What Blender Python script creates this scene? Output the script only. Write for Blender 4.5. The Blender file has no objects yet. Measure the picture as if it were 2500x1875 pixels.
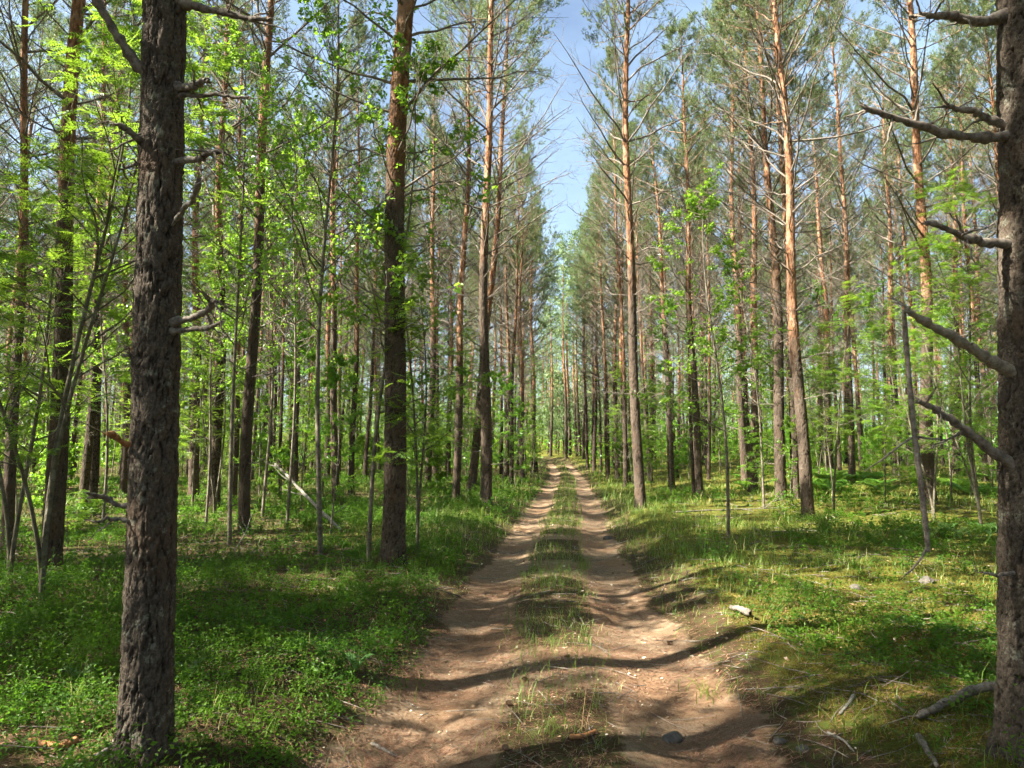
import bpy, math, random
import numpy as np
from mathutils import Matrix, Vector

S = bpy.context.scene
COL = S.collection
R = math.radians

# ------------------------------------------------------------------ camera, sky, sun, exposure
CAM_Z = 1.62
F, CX, CY = 1690.0, 1250.0, 937.5          # focal length and centre of a 2500 x 1875 frame
PITCH = math.atan((1100 - CY) / F)          # the level line lies a little below the middle
YAW = math.atan((1360 - CX) / F)            # the track runs along +Y
cam = bpy.data.cameras.new('camera')
cam.sensor_width = 36.0
cam.lens = F / 2500 * 36
cam.clip_start = 0.05
cam.clip_end = 2000
camo = bpy.data.objects.new('camera', cam)
COL.objects.link(camo)
camo.location = (0, 0, CAM_Z)
camo.rotation_euler = (R(90) + PITCH, 0, YAW)
S.camera = camo

SUN_EL, SUN_AZ = 43.0, 22.0                 # light travels towards +X, turned 22 degrees towards +Y
ldir = Vector((math.cos(R(SUN_AZ)) * math.cos(R(SUN_EL)), math.sin(R(SUN_AZ)) * math.cos(R(SUN_EL)), -math.sin(R(SUN_EL))))
sun = bpy.data.lights.new('sun', 'SUN')
sun.energy = 5.0
sun.angle = R(0.53)
sun.color = (1.0, 0.93, 0.80)
suno = bpy.data.objects.new('sun', sun)
COL.objects.link(suno)
suno.rotation_euler = ldir.to_track_quat('-Z', 'Y').to_euler()
suno.location = (-20, -8, 30)

world = bpy.data.worlds.new('World')
S.world = world
world.use_nodes = True
wn = world.node_tree.nodes
wl = world.node_tree.links
wn.clear()
sky = wn.new('ShaderNodeTexSky')
sky.sky_type = 'NISHITA'
sky.sun_disc = False
sky.sun_elevation = R(SUN_EL)
sky.sun_rotation = math.atan2(-ldir.x, -ldir.y)
sky.air_density = 1.0
sky.dust_density = 2.2
sky.ozone_density = 0.35
bg = wn.new('ShaderNodeBackground')
bg.inputs['Strength'].default_value = 0.05
wo = wn.new('ShaderNodeOutputWorld')
# thin bright cloud veil over the whole sky
wc = wn.new('ShaderNodeTexCoord')
wm_ = wn.new('ShaderNodeMapping'); wm_.inputs['Scale'].default_value = (1.0, 1.0, 2.2)
wnz = wn.new('ShaderNodeTexNoise'); wnz.inputs['Scale'].default_value = 2.6; wnz.inputs['Detail'].default_value = 6.0; wnz.inputs['Roughness'].default_value = 0.6
wr = wn.new('ShaderNodeMapRange'); wr.inputs[1].default_value = 0.38; wr.inputs[2].default_value = 0.70; wr.inputs[3].default_value = 0.06; wr.inputs[4].default_value = 0.50
wx = wn.new('ShaderNodeMix'); wx.data_type = 'RGBA'
wx.inputs[7].default_value = (3.8, 5.3, 6.6, 1.0)
wl.new(wc.outputs['Generated'], wm_.inputs['Vector']); wl.new(wm_.outputs[0], wnz.inputs['Vector'])
wl.new(wnz.outputs[0], wr.inputs[0]); wl.new(wr.outputs[0], wx.inputs[0]); wl.new(sky.outputs[0], wx.inputs[6])
wl.new(wx.outputs[2], bg.inputs['Color'])
wl.new(bg.outputs[0], wo.inputs['Surface'])

S.view_settings.view_transform = 'Standard'
S.view_settings.look = 'None'
S.view_settings.gamma = 1.0
S.view_settings.use_curve_mapping = False
S.view_settings.exposure = 2.5
S.cycles.max_bounces = 4
S.cycles.diffuse_bounces = 2
S.cycles.glossy_bounces = 1
S.cycles.transmission_bounces = 2
S.cycles.transparent_max_bounces = 4
S.cycles.sample_clamp_indirect = 6.0
S.cycles.use_denoising = True
S.cycles.use_adaptive_sampling = True
S.cycles.adaptive_threshold = 0.03
S.cycles.use_light_tree = False

# ------------------------------------------------------------------ small maths
def smooth(a, b, x):
    t = np.clip((np.asarray(x, float) - a) / (b - a), 0, 1)
    return t * t * (3 - 2 * t)

def _hash(ix, iy, seed):
    n = (ix.astype(np.int64) * 374761393 + iy.astype(np.int64) * 668265263 + seed * 1442695041) & 0x7fffffff
    n = ((n ^ (n >> 13)) * 1274126177) & 0x7fffffff
    n = (n ^ (n >> 16)) & 0xffffff
    return n / float(0xffffff)

def vnoise(x, y, seed=0):
    x = np.asarray(x, float); y = np.asarray(y, float)
    x, y = np.broadcast_arrays(x, y)
    ix, iy = np.floor(x), np.floor(y)
    fx, fy = x - ix, y - iy
    fx = fx * fx * (3 - 2 * fx); fy = fy * fy * (3 - 2 * fy)
    a = _hash(ix, iy, seed); b = _hash(ix + 1, iy, seed)
    c = _hash(ix, iy + 1, seed); d = _hash(ix + 1, iy + 1, seed)
    return (a * (1 - fx) + b * fx) * (1 - fy) + (c * (1 - fx) + d * fx) * fy - 0.5

def fbm(x, y, seed=0, o=3):
    s = 0
    a = 1.0
    for k in range(o):
        s = s + a * vnoise(np.asarray(x) * 2 ** k, np.asarray(y) * 2 ** k, seed + k * 7)
        a *= 0.5
    return s

def worley_edge(u, v, seed=0, per=None):
    """second minus first distance to jittered cell points: 0 along the cell borders"""
    iu, iv = np.floor(u), np.floor(v)
    d1 = np.full(u.shape, 9.0); d2 = np.full(u.shape, 9.0); cid = np.zeros(u.shape)
    for du in (-1, 0, 1):
        for dv in (-1, 0, 1):
            cu, cv = iu + du, iv + dv
            hu = np.mod(cu, per) if per else cu
            px = cu + 0.1 + 0.8 * _hash(hu, cv, seed)
            py = cv + 0.1 + 0.8 * _hash(hu, cv, seed + 5)
            d = np.hypot(px - u, py - v)
            near = d < d1
            d2 = np.where(near, d1, np.minimum(d2, d))
            cid = np.where(near, _hash(hu, cv, seed + 9), cid)
            d1 = np.where(near, d, d1)
    return d2 - d1, cid

def unit(v):
    return v / np.maximum(np.linalg.norm(v, axis=-1, keepdims=True), 1e-9)

# ------------------------------------------------------------------ terrain
_cy = [-10, 0, 4, 7, 12, 20, 33, 46, 56, 64, 75, 100, 160]
_cx = [0.1, 0.05, 0.03, -0.08, -0.02, 0.22, 0.45, 0.62, 0.3, -0.6, -3.0, -12.0, -45.0]
def track_x(y):
    y = np.asarray(y, float)
    return (np.interp(y - 1.5, _cy, _cx) + np.interp(y, _cy, _cx) + np.interp(y + 1.5, _cy, _cx)) / 3

def terrain(x, y):
    x = np.asarray(x, float); y = np.asarray(y, float)
    t = x - track_x(y)
    a = np.abs(t)
    rut = -0.066 * np.exp(-((a - 0.74) / 0.30) ** 2) * (0.9 + 0.2 * vnoise(y * 0.2, np.sign(t) * 3.0, 3))
    off = smooth(1.0, 1.9, a)
    strip = 0.035 * np.exp(-(t / 0.34) ** 2) * smooth(3, 8, y)
    und = 0.30 * vnoise(x * 0.16, y * 0.16, 11) * off + 0.045 * vnoise(x * 0.2, y * 0.17, 4)
    hum = 0.13 * fbm(x * 0.9, y * 0.9, 21, 2) * off + 0.004 * fbm(x * 3.1, y * 2.1, 31, 2) + 0.005 * fbm(x * 8.3, y * 8.3, 38, 2) + 0.012 * off * fbm(x * 3.1, y * 3.1, 32, 2) + 0.010 * off * fbm(x * 9, y * 9, 37, 2)
    moss = 0.05 * np.abs(vnoise(x * 2.3, y * 2.3, 61)) * off + 0.025 * vnoise(x * 7, y * 7, 71) * off
    verge = 0.13 * off
    rise = 0.55 * smooth(13, 30, y) * smooth(4, 10, x) + 0.8 * smooth(46, 66, y) + 4.5 * smooth(68, 150, y) + 0.10 * smooth(14, 30, y) * smooth(-3, -9, x)
    return rut + strip + und + hum + moss + verge + rise

Z0 = float(terrain(0.0, 0.0))
camo.location.z = CAM_Z + Z0

def ground_z(x, y):
    return float(terrain(np.array([x]), np.array([y]))[0])

_fw = np.array([-math.sin(YAW) * math.cos(PITCH), math.cos(YAW) * math.cos(PITCH), math.sin(PITCH)])
_rt = np.array([math.cos(YAW), math.sin(YAW), 0.0])
_up = np.cross(_rt, _fw)
def ray(px, py):
    return _fw + _rt * ((px - CX) / F) + _up * ((CY - py) / F)

def on_ground(px, py):
    """the spot on the forest floor seen at a pixel"""
    d = ray(px, py); o = np.array([0, 0, CAM_Z + Z0])
    z = Z0
    p = o
    for k in range(14):
        s = (z - o[2]) / min(d[2], -0.004)
        p = o + d * s
        z = 0.5 * z + 0.5 * ground_z(p[0], p[1])
    return float(p[0]), float(p[1])

def at_depth(px, py, y):
    d = ray(px, py)
    p = np.array([0, 0, CAM_Z + Z0]) + d * (y / d[1])
    return p

# ------------------------------------------------------------------ mesh helpers
class Buf:
    def __init__(self):
        self.v = []; self.f3 = []; self.f4 = []; self.m3 = []; self.m4 = []; self.n = 0; self.sm3 = []; self.sm4 = []
    def add(self, v, f3=None, f4=None, mat=0, smoothed=True):
        v = np.asarray(v, np.float32).reshape(-1, 3)
        if f3 is not None and len(f3):
            f3 = np.asarray(f3, np.int64).reshape(-1, 3) + self.n
            self.f3.append(f3); self.m3.append(np.full(len(f3), mat, np.int32)); self.sm3.append(np.full(len(f3), smoothed))
        if f4 is not None and len(f4):
            f4 = np.asarray(f4, np.int64).reshape(-1, 4) + self.n
            self.f4.append(f4); self.m4.append(np.full(len(f4), mat, np.int32)); self.sm4.append(np.full(len(f4), smoothed))
        self.v.append(v); self.n += len(v)
    def mesh(self, name, mats):
        v = np.concatenate(self.v) if self.v else np.zeros((0, 3), np.float32)
        f3 = np.concatenate(self.f3) if self.f3 else np.zeros((0, 3), np.int64)
        f4 = np.concatenate(self.f4) if self.f4 else np.zeros((0, 4), np.int64)
        me = bpy.data.meshes.new(name)
        n3, n4 = len(f3), len(f4)
        me.vertices.add(len(v)); me.vertices.foreach_set('co', v.ravel())
        me.loops.add(n3 * 3 + n4 * 4)
        me.loops.foreach_set('vertex_index', np.concatenate([f3.ravel(), f4.ravel()]).astype(np.int32))
        me.polygons.add(n3 + n4)
        me.polygons.foreach_set('loop_start', np.concatenate([np.arange(n3) * 3, n3 * 3 + np.arange(n4) * 4]).astype(np.int32))
        me.polygons.foreach_set('material_index', np.concatenate((self.m3 or [np.zeros(0, np.int32)]) + (self.m4 or [np.zeros(0, np.int32)])).astype(np.int32))
        me.polygons.foreach_set('use_smooth', np.concatenate((self.sm3 or [np.zeros(0, bool)]) + (self.sm4 or [np.zeros(0, bool)])))
        for m in (mats if isinstance(mats, (list, tuple)) else [mats]):
            me.materials.append(m)
        me.update(calc_edges=True)
        return me

def tubes(buf, P, Rad, sides, mat=0, twist=0.0):
    """P (B,n,3) centre lines, Rad (B,n) radii -> B tapered tubes"""
    P = np.asarray(P, float); Rad = np.asarray(Rad, float)
    B, n, _ = P.shape
    if B == 0:
        return
    T = unit(np.gradient(P, axis=1))
    mt = unit(T.mean(axis=1))
    ref = np.where(np.abs(mt[:, 2:3]) > 0.85, np.array([[1.0, 0.2, 0]]), np.array([[0, 0, 1.0]]))
    U = unit(np.cross(T, ref[:, None, :]))
    W = np.cross(T, U)
    a = np.arange(sides) * 2 * math.pi / sides
    V = P[:, :, None, :] + Rad[:, :, None, None] * (U[:, :, None, :] * np.cos(a)[None, None, :, None] + W[:, :, None, :] * np.sin(a)[None, None, :, None])
    idx = np.arange(B * n * sides).reshape(B, n, sides)
    i0 = idx[:, :-1, :]; i1 = idx[:, 1:, :]
    q = np.stack([i0, np.roll(i0, -1, 2), np.roll(i1, -1, 2), i1], -1).reshape(-1, 4)
    buf.add(V.reshape(-1, 3), f4=q, mat=mat)

def polylines(p0, d, L, n, rise=0.0, wob=0.0, rng=None):
    p0 = np.asarray(p0, float); d = unit(np.asarray(d, float)); L = np.asarray(L, float)
    s = np.linspace(0, 1, n)
    P = p0[:, None, :] + d[:, None, :] * (L[:, None] * s[None, :])[..., None]
    P[:, :, 2] += (np.asarray(rise).reshape(-1, 1) * L[:, None]) * s[None, :] ** 2
    if wob and rng is not None:
        w = rng.normal(0, 1, (len(P), n, 3)).cumsum(axis=1) * wob * L[:, None, None] / n
        w[:, 0] = 0
        P += w
    return P

def leaves(buf, pos, axis, normal, length, width, mat=0, fold=0.15, droop=0.1):
    """ovate folded leaves: 6 points, 4 triangles"""
    axis = unit(axis); side = unit(np.cross(normal, axis)); nrm = np.cross(axis, side)
    L = np.asarray(length).reshape(-1, 1); W = np.asarray(width).reshape(-1, 1)
    a = pos
    b = pos + axis * L * 0.42 + side * W * 0.5 + nrm * W * fold
    c = pos + axis * L * 0.42 - side * W * 0.5 + nrm * W * fold
    e = pos + axis * L - nrm * L * droop
    V = np.stack([a, b, e, c], 1).reshape(-1, 3)
    k = np.arange(len(pos)) * 4
    f = np.concatenate([np.stack([k, k + 1, k + 2], 1), np.stack([k, k + 2, k + 3], 1)])
    buf.add(V, f3=f, mat=mat, smoothed=False)

def blades(buf, pos, az, h, lean, w, rng, mat=0, n=3):
    """curved grass blades, n segments"""
    m = len(pos)
    s = np.linspace(0, 1, n + 1)
    dx = np.stack([np.cos(az), np.sin(az), np.zeros(m)], 1)
    sx = np.stack([-np.sin(az), np.cos(az), np.zeros(m)], 1)
    cen = pos[:, None, :] + dx[:, None, :] * (lean * h)[:, None, None] * (s ** 2)[None, :, None]
    cen[:, :, 2] += h[:, None] * (s - 0.35 * np.minimum(lean, 1.4)[:, None] * s ** 2.5)
    ww = w[:, None] * (1 - s ** 1.6)[None, :]
    Lf = cen + sx[:, None, :] * ww[..., None]
    Rt = cen[:, :n] - sx[:, None, :] * ww[:, :n, None]
    V = np.concatenate([Lf, Rt], 1)          # n+1 left, n right
    st = 2 * n + 1
    k = (np.arange(m) * st)[:, None]
    q = []
    for i in range(n - 1):
        q.append(np.concatenate([k + i, k + i + 1, k + n + 1 + i + 1, k + n + 1 + i], 1))
    t = np.concatenate([k + n - 1, k + n, k + n + 1 + n - 1], 1)
    buf.add(V.reshape(-1, 3), f3=t, f4=np.concatenate(q), mat=mat)

def link(name, me, parent=None):
    o = bpy.data.objects.new(name, me)
    COL.objects.link(o)
    if parent is not None:
        o.parent = parent
    return o

def tag(o, label=None, cat=None, group=None, kind=None):
    if label: o['label'] = label
    if cat: o['category'] = cat
    if group: o['group'] = group
    if kind: o['kind'] = kind
    return o

def empty(name, loc=(0, 0, 0), label=None, cat=None, group=None):
    o = bpy.data.objects.new(name, None)
    COL.objects.link(o)
    o.empty_display_size = 0.2
    o.location = loc
    return tag(o, label, cat, group)

# ------------------------------------------------------------------ materials
class NT:
    def __init__(self, name):
        self.m = bpy.data.materials.new(name)
        self.m.use_nodes = True
        self.t = self.m.node_tree
        self.t.nodes.clear()
        self.out = self.n('ShaderNodeOutputMaterial')
    def n(self, typ, **kw):
        nd = self.t.nodes.new(typ)
        for k, v in kw.items():
            setattr(nd, k, v)
        return nd
    def l(self, a, b):
        self.t.links.new(a, b)
    def val(self, sock, v):
        if hasattr(v, 'links') or isinstance(v, bpy.types.NodeSocket):
            self.l(v, sock)
        else:
            sock.default_value = v
    def math(self, op, a, b=0.0, c=None, clamp=False):
        nd = self.n('ShaderNodeMath', operation=op, use_clamp=clamp)
        self.val(nd.inputs[0], a); self.val(nd.inputs[1], b)
        if c is not None: self.val(nd.inputs[2], c)
        return nd.outputs[0]
    def mix(self, f, a, b, blend='MIX'):
        nd = self.n('ShaderNodeMix', data_type='RGBA', blend_type=blend)
        self.val(nd.inputs[0], f)
        for s, v in ((nd.inputs[6], a), (nd.inputs[7], b)):
            if isinstance(v, tuple): s.default_value = (*v, 1.0)
            else: self.l(v, s)
        return nd.outputs[2]
    def noise(self, vec, scale, detail=4.0, rough=0.6, dist=0.0):
        nd = self.n('ShaderNodeTexNoise')
        nd.inputs['Scale'].default_value = scale
        nd.inputs['Detail'].default_value = detail
        nd.inputs['Roughness'].default_value = rough
        nd.inputs['Distortion'].default_value = dist
        self.l(vec, nd.inputs['Vector'])
        return nd.outputs[0]
    def ramp(self, f, stops):
        nd = self.n('ShaderNodeMapRange', interpolation_type='SMOOTHSTEP')
        self.val(nd.inputs[0], f)
        nd.inputs[1].default_value, nd.inputs[2].default_value = stops
        return nd.outputs[0]
    def scaled(self, vec, sc, off=None):
        nd = self.n('ShaderNodeVectorMath', operation='MULTIPLY_ADD')
        self.l(vec, nd.inputs[0])
        nd.inputs[1].default_value = sc
        if off is not None: self.l(off, nd.inputs[2])
        return nd.outputs[0]

def bark_material(name, low, low_dark, high, high_light, change=5.2, fine=1.0, lichen=0.0, bump=0.6, carved=False):
    b = NT(name)
    tc = b.n('ShaderNodeTexCoord'); oi = b.n('ShaderNodeObjectInfo')
    comb = b.n('ShaderNodeCombineXYZ')
    b.l(b.math('MULTIPLY', oi.outputs['Random'], 37.0), comb.inputs[0])
    b.l(b.math('MULTIPLY', oi.outputs['Random'], 11.0), comb.inputs[2])
    P = tc.outputs['Object']
    Pv = b.scaled(P, (1, 1, 1), comb.outputs[0])
    long = b.scaled(P, (1, 1, 0.33), comb.outputs[0])
    # furrows: stretched cells
    wv = b.n('ShaderNodeVectorMath', operation='MULTIPLY_ADD')
    wn2 = b.n('ShaderNodeTexNoise')
    wn2.inputs['Scale'].default_value = 9.0
    b.l(Pv, wn2.inputs['Vector'])
    b.l(wn2.outputs[1], wv.inputs[0])
    wv.inputs[1].default_value = (0.05, 0.05, 0.05)
    b.l(long, wv.inputs[2])
    vo = b.n('ShaderNodeTexVoronoi', feature='DISTANCE_TO_EDGE')
    vo.inputs['Scale'].default_value = 19.0 * fine
    b.l(wv.outputs[0], vo.inputs['Vector'])
    furrow = b.ramp(vo.outputs['Distance'], (0.0, 0.13))
    if carved:      # plates are in the mesh: its ridges carry the colour, the cells only fine cracks
        ra = b.n('ShaderNodeAttribute', attribute_name='ridge')
        furrow = b.math('MULTIPLY', b.ramp(ra.outputs['Fac'], (0.18, 0.85)), b.math('ADD', 0.8, b.math('MULTIPLY', furrow, 0.2)))
    grain = b.noise(Pv, 70.0, 3.0, 0.7)
    patch = b.noise(Pv, 3.5, 4.0, 0.65)
    lowc = b.mix(b.ramp(grain, (0.35, 0.7)), tuple(0.62 * c for c in low), tuple(min(1, 1.25 * c) for c in low))
    lowc = b.mix(b.math('MULTIPLY', b.ramp(patch, (0.50, 0.68)), 0.55), lowc, (low[0] * 1.1, low[1] * 0.88, low[2] * 0.74))
    if lichen:
        li = b.ramp(b.noise(Pv, 13.0, 5.0, 0.75), (0.56, 0.66))
        lowc = b.mix(b.math('MULTIPLY', li, lichen), lowc, (0.25, 0.25, 0.19))
    lowc = b.mix(furrow, low_dark, lowc)
    # upper trunk: thin flaking orange bark
    vf = b.n('ShaderNodeTexVoronoi', feature='F1')
    vf.inputs['Scale'].default_value = 13.0
    b.l(wv.outputs[0], vf.inputs['Vector'])
    flake = b.noise(b.scaled(P, (1, 1, 0.4), comb.outputs[0]), 22.0, 4.0, 0.75)
    hic = b.mix(b.ramp(flake, (0.42, 0.60)), tuple(0.42 * c for c in high), tuple(1.08 * c for c in high))
    sep = b.n('ShaderNodeSeparateColor')
    b.l(vf.outputs['Color'], sep.inputs[0])
    hic = b.mix(b.ramp(sep.outputs[0], (0.55, 0.9)), hic, high_light)
    hic = b.mix(b.math('MULTIPLY', b.math('SUBTRACT', 1.0, furrow), 0.45), hic, tuple(0.3 * c for c in high))
    # where it changes: a height that differs from tree to tree, broken up by noise
    sx = b.n('ShaderNodeSeparateXYZ'); b.l(P, sx.inputs[0])
    hh = b.math('ADD', sx.outputs[2], b.math('MULTIPLY', b.math('SUBTRACT', b.noise(b.scaled(P, (1, 1, 0.5), comb.outputs[0]), 2.6, 4.0), 0.5), 5.0))
    hh = b.math('SUBTRACT', hh, b.math('MULTIPLY', b.math('SUBTRACT', oi.outputs['Random'], 0.5), 3.4))
    col = b.mix(b.ramp(hh, (change - 1.3, change + 1.3)), lowc, hic)
    col = b.mix(b.math('MULTIPLY', b.ramp(b.noise(Pv, 1.3, 2.0), (0.35, 0.75)), 0.35), col, (0.5, 0.5, 0.5), 'MULTIPLY')
    bs = b.n('ShaderNodeBsdfPrincipled')
    b.l(col, bs.inputs['Base Color'])
    bs.inputs['Roughness'].default_value = 0.92
    bs.inputs['Specular IOR Level'].default_value = 0.15
    bp = b.n('ShaderNodeBump')
    bp.inputs['Strength'].default_value = bump
    bp.inputs['Distance'].default_value = 0.02
    b.l(b.math('ADD', furrow, b.math('MULTIPLY', grain, 0.5)), bp.inputs['Height'])
    b.l(bp.outputs[0], bs.inputs['Normal'])
    b.l(bs.outputs[0], b.out.inputs['Surface'])
    return b.m

def wood_material(name, a, c, lichen=0.25, scale=30.0):
    b = NT(name)
    tc = b.n('ShaderNodeTexCoord')
    g = b.noise(tc.outputs['Object'], scale, 4.0, 0.7)
    col = b.mix(b.ramp(g, (0.32, 0.68)), a, c)
    if lichen:
        li = b.ramp(b.noise(tc.outputs['Object'], scale * 0.45, 4.0, 0.7), (0.54, 0.66))
        col = b.mix(b.math('MULTIPLY', li, lichen), col, (0.34, 0.36, 0.28))
    bs = b.n('ShaderNodeBsdfPrincipled')
    b.l(col, bs.inputs['Base Color'])
    bs.inputs['Roughness'].default_value = 0.85
    bs.inputs['Specular IOR Level'].default_value = 0.2
    bp = b.n('ShaderNodeBump'); bp.inputs['Strength'].default_value = 0.5; bp.inputs['Distance'].default_value = 0.006
    b.l(g, bp.inputs['Height']); b.l(bp.outputs[0], bs.inputs['Normal'])
    b.l(bs.outputs[0], b.out.inputs['Surface'])
    return b.m

def leaf_material(name, a, c, rare=None, trans=0.4, tcol=None, rough=0.45, spec=0.4, island=True, world_noise=0.0):
    b = NT(name)
    geo = b.n('ShaderNodeNewGeometry')
    rnd = geo.outputs['Random Per Island'] if island else b.noise(geo.outputs['Position'], 3.0)
    col = b.mix(rnd, a, c)
    if rare:
        col = b.mix(b.ramp(b.math('FRACT', b.math('MULTIPLY', rnd, 17.3)), (0.86, 0.9)), col, rare)
    if world_noise:
        wv = b.ramp(b.noise(geo.outputs['Position'], 0.9, 3.0), (0.35, 0.68))
        col = b.mix(b.math('MULTIPLY', wv, world_noise), col, tuple(min(1, q * 1.1) for q in (c[0] * 1.5, c[1] * 1.1, c[2] * 0.7)))
    oi = b.n('ShaderNodeObjectInfo')
    hs = b.n('ShaderNodeHueSaturation')
    b.l(b.math('ADD', 0.482, b.math('MULTIPLY', oi.outputs['Random'], 0.036)), hs.inputs['Hue'])
    b.l(b.math('ADD', 0.8, b.math('MULTIPLY', oi.outputs['Random'], 0.4)), hs.inputs['Value'])
    b.l(col, hs.inputs['Color'])
    bs = b.n('ShaderNodeBsdfPrincipled')
    b.l(hs.outputs[0], bs.inputs['Base Color'])
    bs.inputs['Roughness'].default_value = rough
    bs.inputs['Specular IOR Level'].default_value = spec
    tr = b.n('ShaderNodeBsdfTranslucent')
    tm = b.mix(0.75, hs.outputs[0], tcol or (min(1, c[0] * 2.4), min(1, c[1] * 2.0), c[2] * 0.8))
    b.l(tm, tr.inputs['Color'])
    mx = b.n('ShaderNodeMixShader'); mx.inputs[0].default_value = trans
    b.l(bs.outputs[0], mx.inputs[1]); b.l(tr.outputs[0], mx.inputs[2])
    b.l(mx.outputs[0], b.out.inputs['Surface'])
    return b.m

M = {}
M['bark'] = bark_material('pine_bark', (0.112, 0.085, 0.064), (0.023, 0.017, 0.013), (0.32, 0.158, 0.084), (0.41, 0.26, 0.165), 5.9, 1.0, 0.35)
M['bark_mid'] = bark_material('pine_bark_carved', (0.112, 0.085, 0.064), (0.023, 0.017, 0.013), (0.32, 0.158, 0.084), (0.41, 0.26, 0.165), 5.9, 1.6, 0.35, 0.6, True)
M['bark_near'] = bark_material('pine_bark_close', (0.112, 0.090, 0.069), (0.022, 0.017, 0.013), (0.42, 0.22, 0.12), (0.52, 0.34, 0.22), 6.0, 2.4, 0.75, 0.6, True)
M['dead'] = wood_material('dead_pine_wood', (0.085, 0.068, 0.054), (0.24, 0.205, 0.17), 0.3)
M['live_wood'] = wood_material('pine_shoot_wood', (0.15, 0.095, 0.060), (0.27, 0.18, 0.115), 0.0)
M['stub'] = wood_material('orange_broken_wood', (0.26, 0.11, 0.045), (0.42, 0.21, 0.09), 0.0)
M['grey_wood'] = wood_material('bleached_wood', (0.14, 0.125, 0.10), (0.31, 0.285, 0.245), 0.3)
M['old_wood'] = wood_material('weathered_wood', (0.13, 0.11, 0.085), (0.32, 0.275, 0.21), 0.3)
M['needles'] = leaf_material('pine_needles', (0.078, 0.125, 0.046), (0.152, 0.205, 0.080), None, 0.32, (0.24, 0.32, 0.10), 0.5, 0.35)
M['birch_leaf'] = leaf_material('birch_leaves', (0.055, 0.160, 0.016), (0.130, 0.265, 0.026), None, 0.52, (0.38, 0.64, 0.045), 0.33, 0.5)
M['rowan_leaf'] = leaf_material('rowan_leaves', (0.060, 0.145, 0.016), (0.130, 0.235, 0.026), None, 0.5, (0.36, 0.56, 0.04), 0.4, 0.4)
M['birch_bark'] = wood_material('sapling_bark', (0.085, 0.072, 0.054), (0.22, 0.19, 0.145), 0.2, 12.0)
M['rowan_bark'] = wood_material('rowan_bark', (0.075, 0.066, 0.045), (0.16, 0.145, 0.10), 0.3, 14.0)
M['bilberry'] = leaf_material('bilberry_leaves', (0.016, 0.068, 0.007), (0.058, 0.148, 0.014), None, 0.38, (0.20, 0.44, 0.03), 0.5, 0.22, True, 0.75)
M['grass'] = leaf_material('grass_blades', (0.060, 0.140, 0.018), (0.140, 0.220, 0.034), (0.36, 0.31, 0.14), 0.35, (0.33, 0.45, 0.09), 0.5, 0.35, True, 0.35)
M['moss'] = leaf_material('moss_shoots', (0.090, 0.085, 0.015), (0.180, 0.148, 0.027), (0.10, 0.15, 0.03), 0.3, (0.42, 0.37, 0.05), 0.7, 0.1, True, 0.0)
M['litter'] = leaf_material('needle_litter', (0.20, 0.105, 0.052), (0.42, 0.275, 0.155), (0.09, 0.05, 0.032), 0.05, (0.4, 0.25, 0.12), 0.7, 0.2)
M['flakes'] = leaf_material('bark_flakes', (0.10, 0.058, 0.034), (0.34, 0.225, 0.135), (0.48, 0.42, 0.33), 0.0, (0.3, 0.2, 0.1), 0.8, 0.15)
M['lily'] = leaf_material('broad_leaves', (0.080, 0.190, 0.045), (0.150, 0.270, 0.080), None, 0.4, (0.35, 0.55, 0.15), 0.32, 0.5)
M['fern'] = leaf_material('fern_fronds', (0.060, 0.165, 0.022), (0.130, 0.260, 0.040), None, 0.45, (0.30, 0.52, 0.06), 0.45, 0.4)

def stone_material():
    b = NT('pale_stone')
    tc = b.n('ShaderNodeTexCoord')
    g = b.noise(tc.outputs['Object'], 22.0, 6.0, 0.7)
    col = b.mix(b.ramp(g, (0.3, 0.7)), (0.050, 0.043, 0.035), (0.125, 0.110, 0.090))
    bs = b.n('ShaderNodeBsdfPrincipled'); b.l(col, bs.inputs['Base Color']); bs.inputs['Roughness'].default_value = 0.85
    bp = b.n('ShaderNodeBump'); bp.inputs['Strength'].default_value = 0.6; bp.inputs['Distance'].default_value = 0.01
    b.l(g, bp.inputs['Height']); b.l(bp.outputs[0], bs.inputs['Normal'])
    b.l(bs.outputs[0], b.out.inputs['Surface'])
    return b.m
M['stone'] = stone_material()

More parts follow.
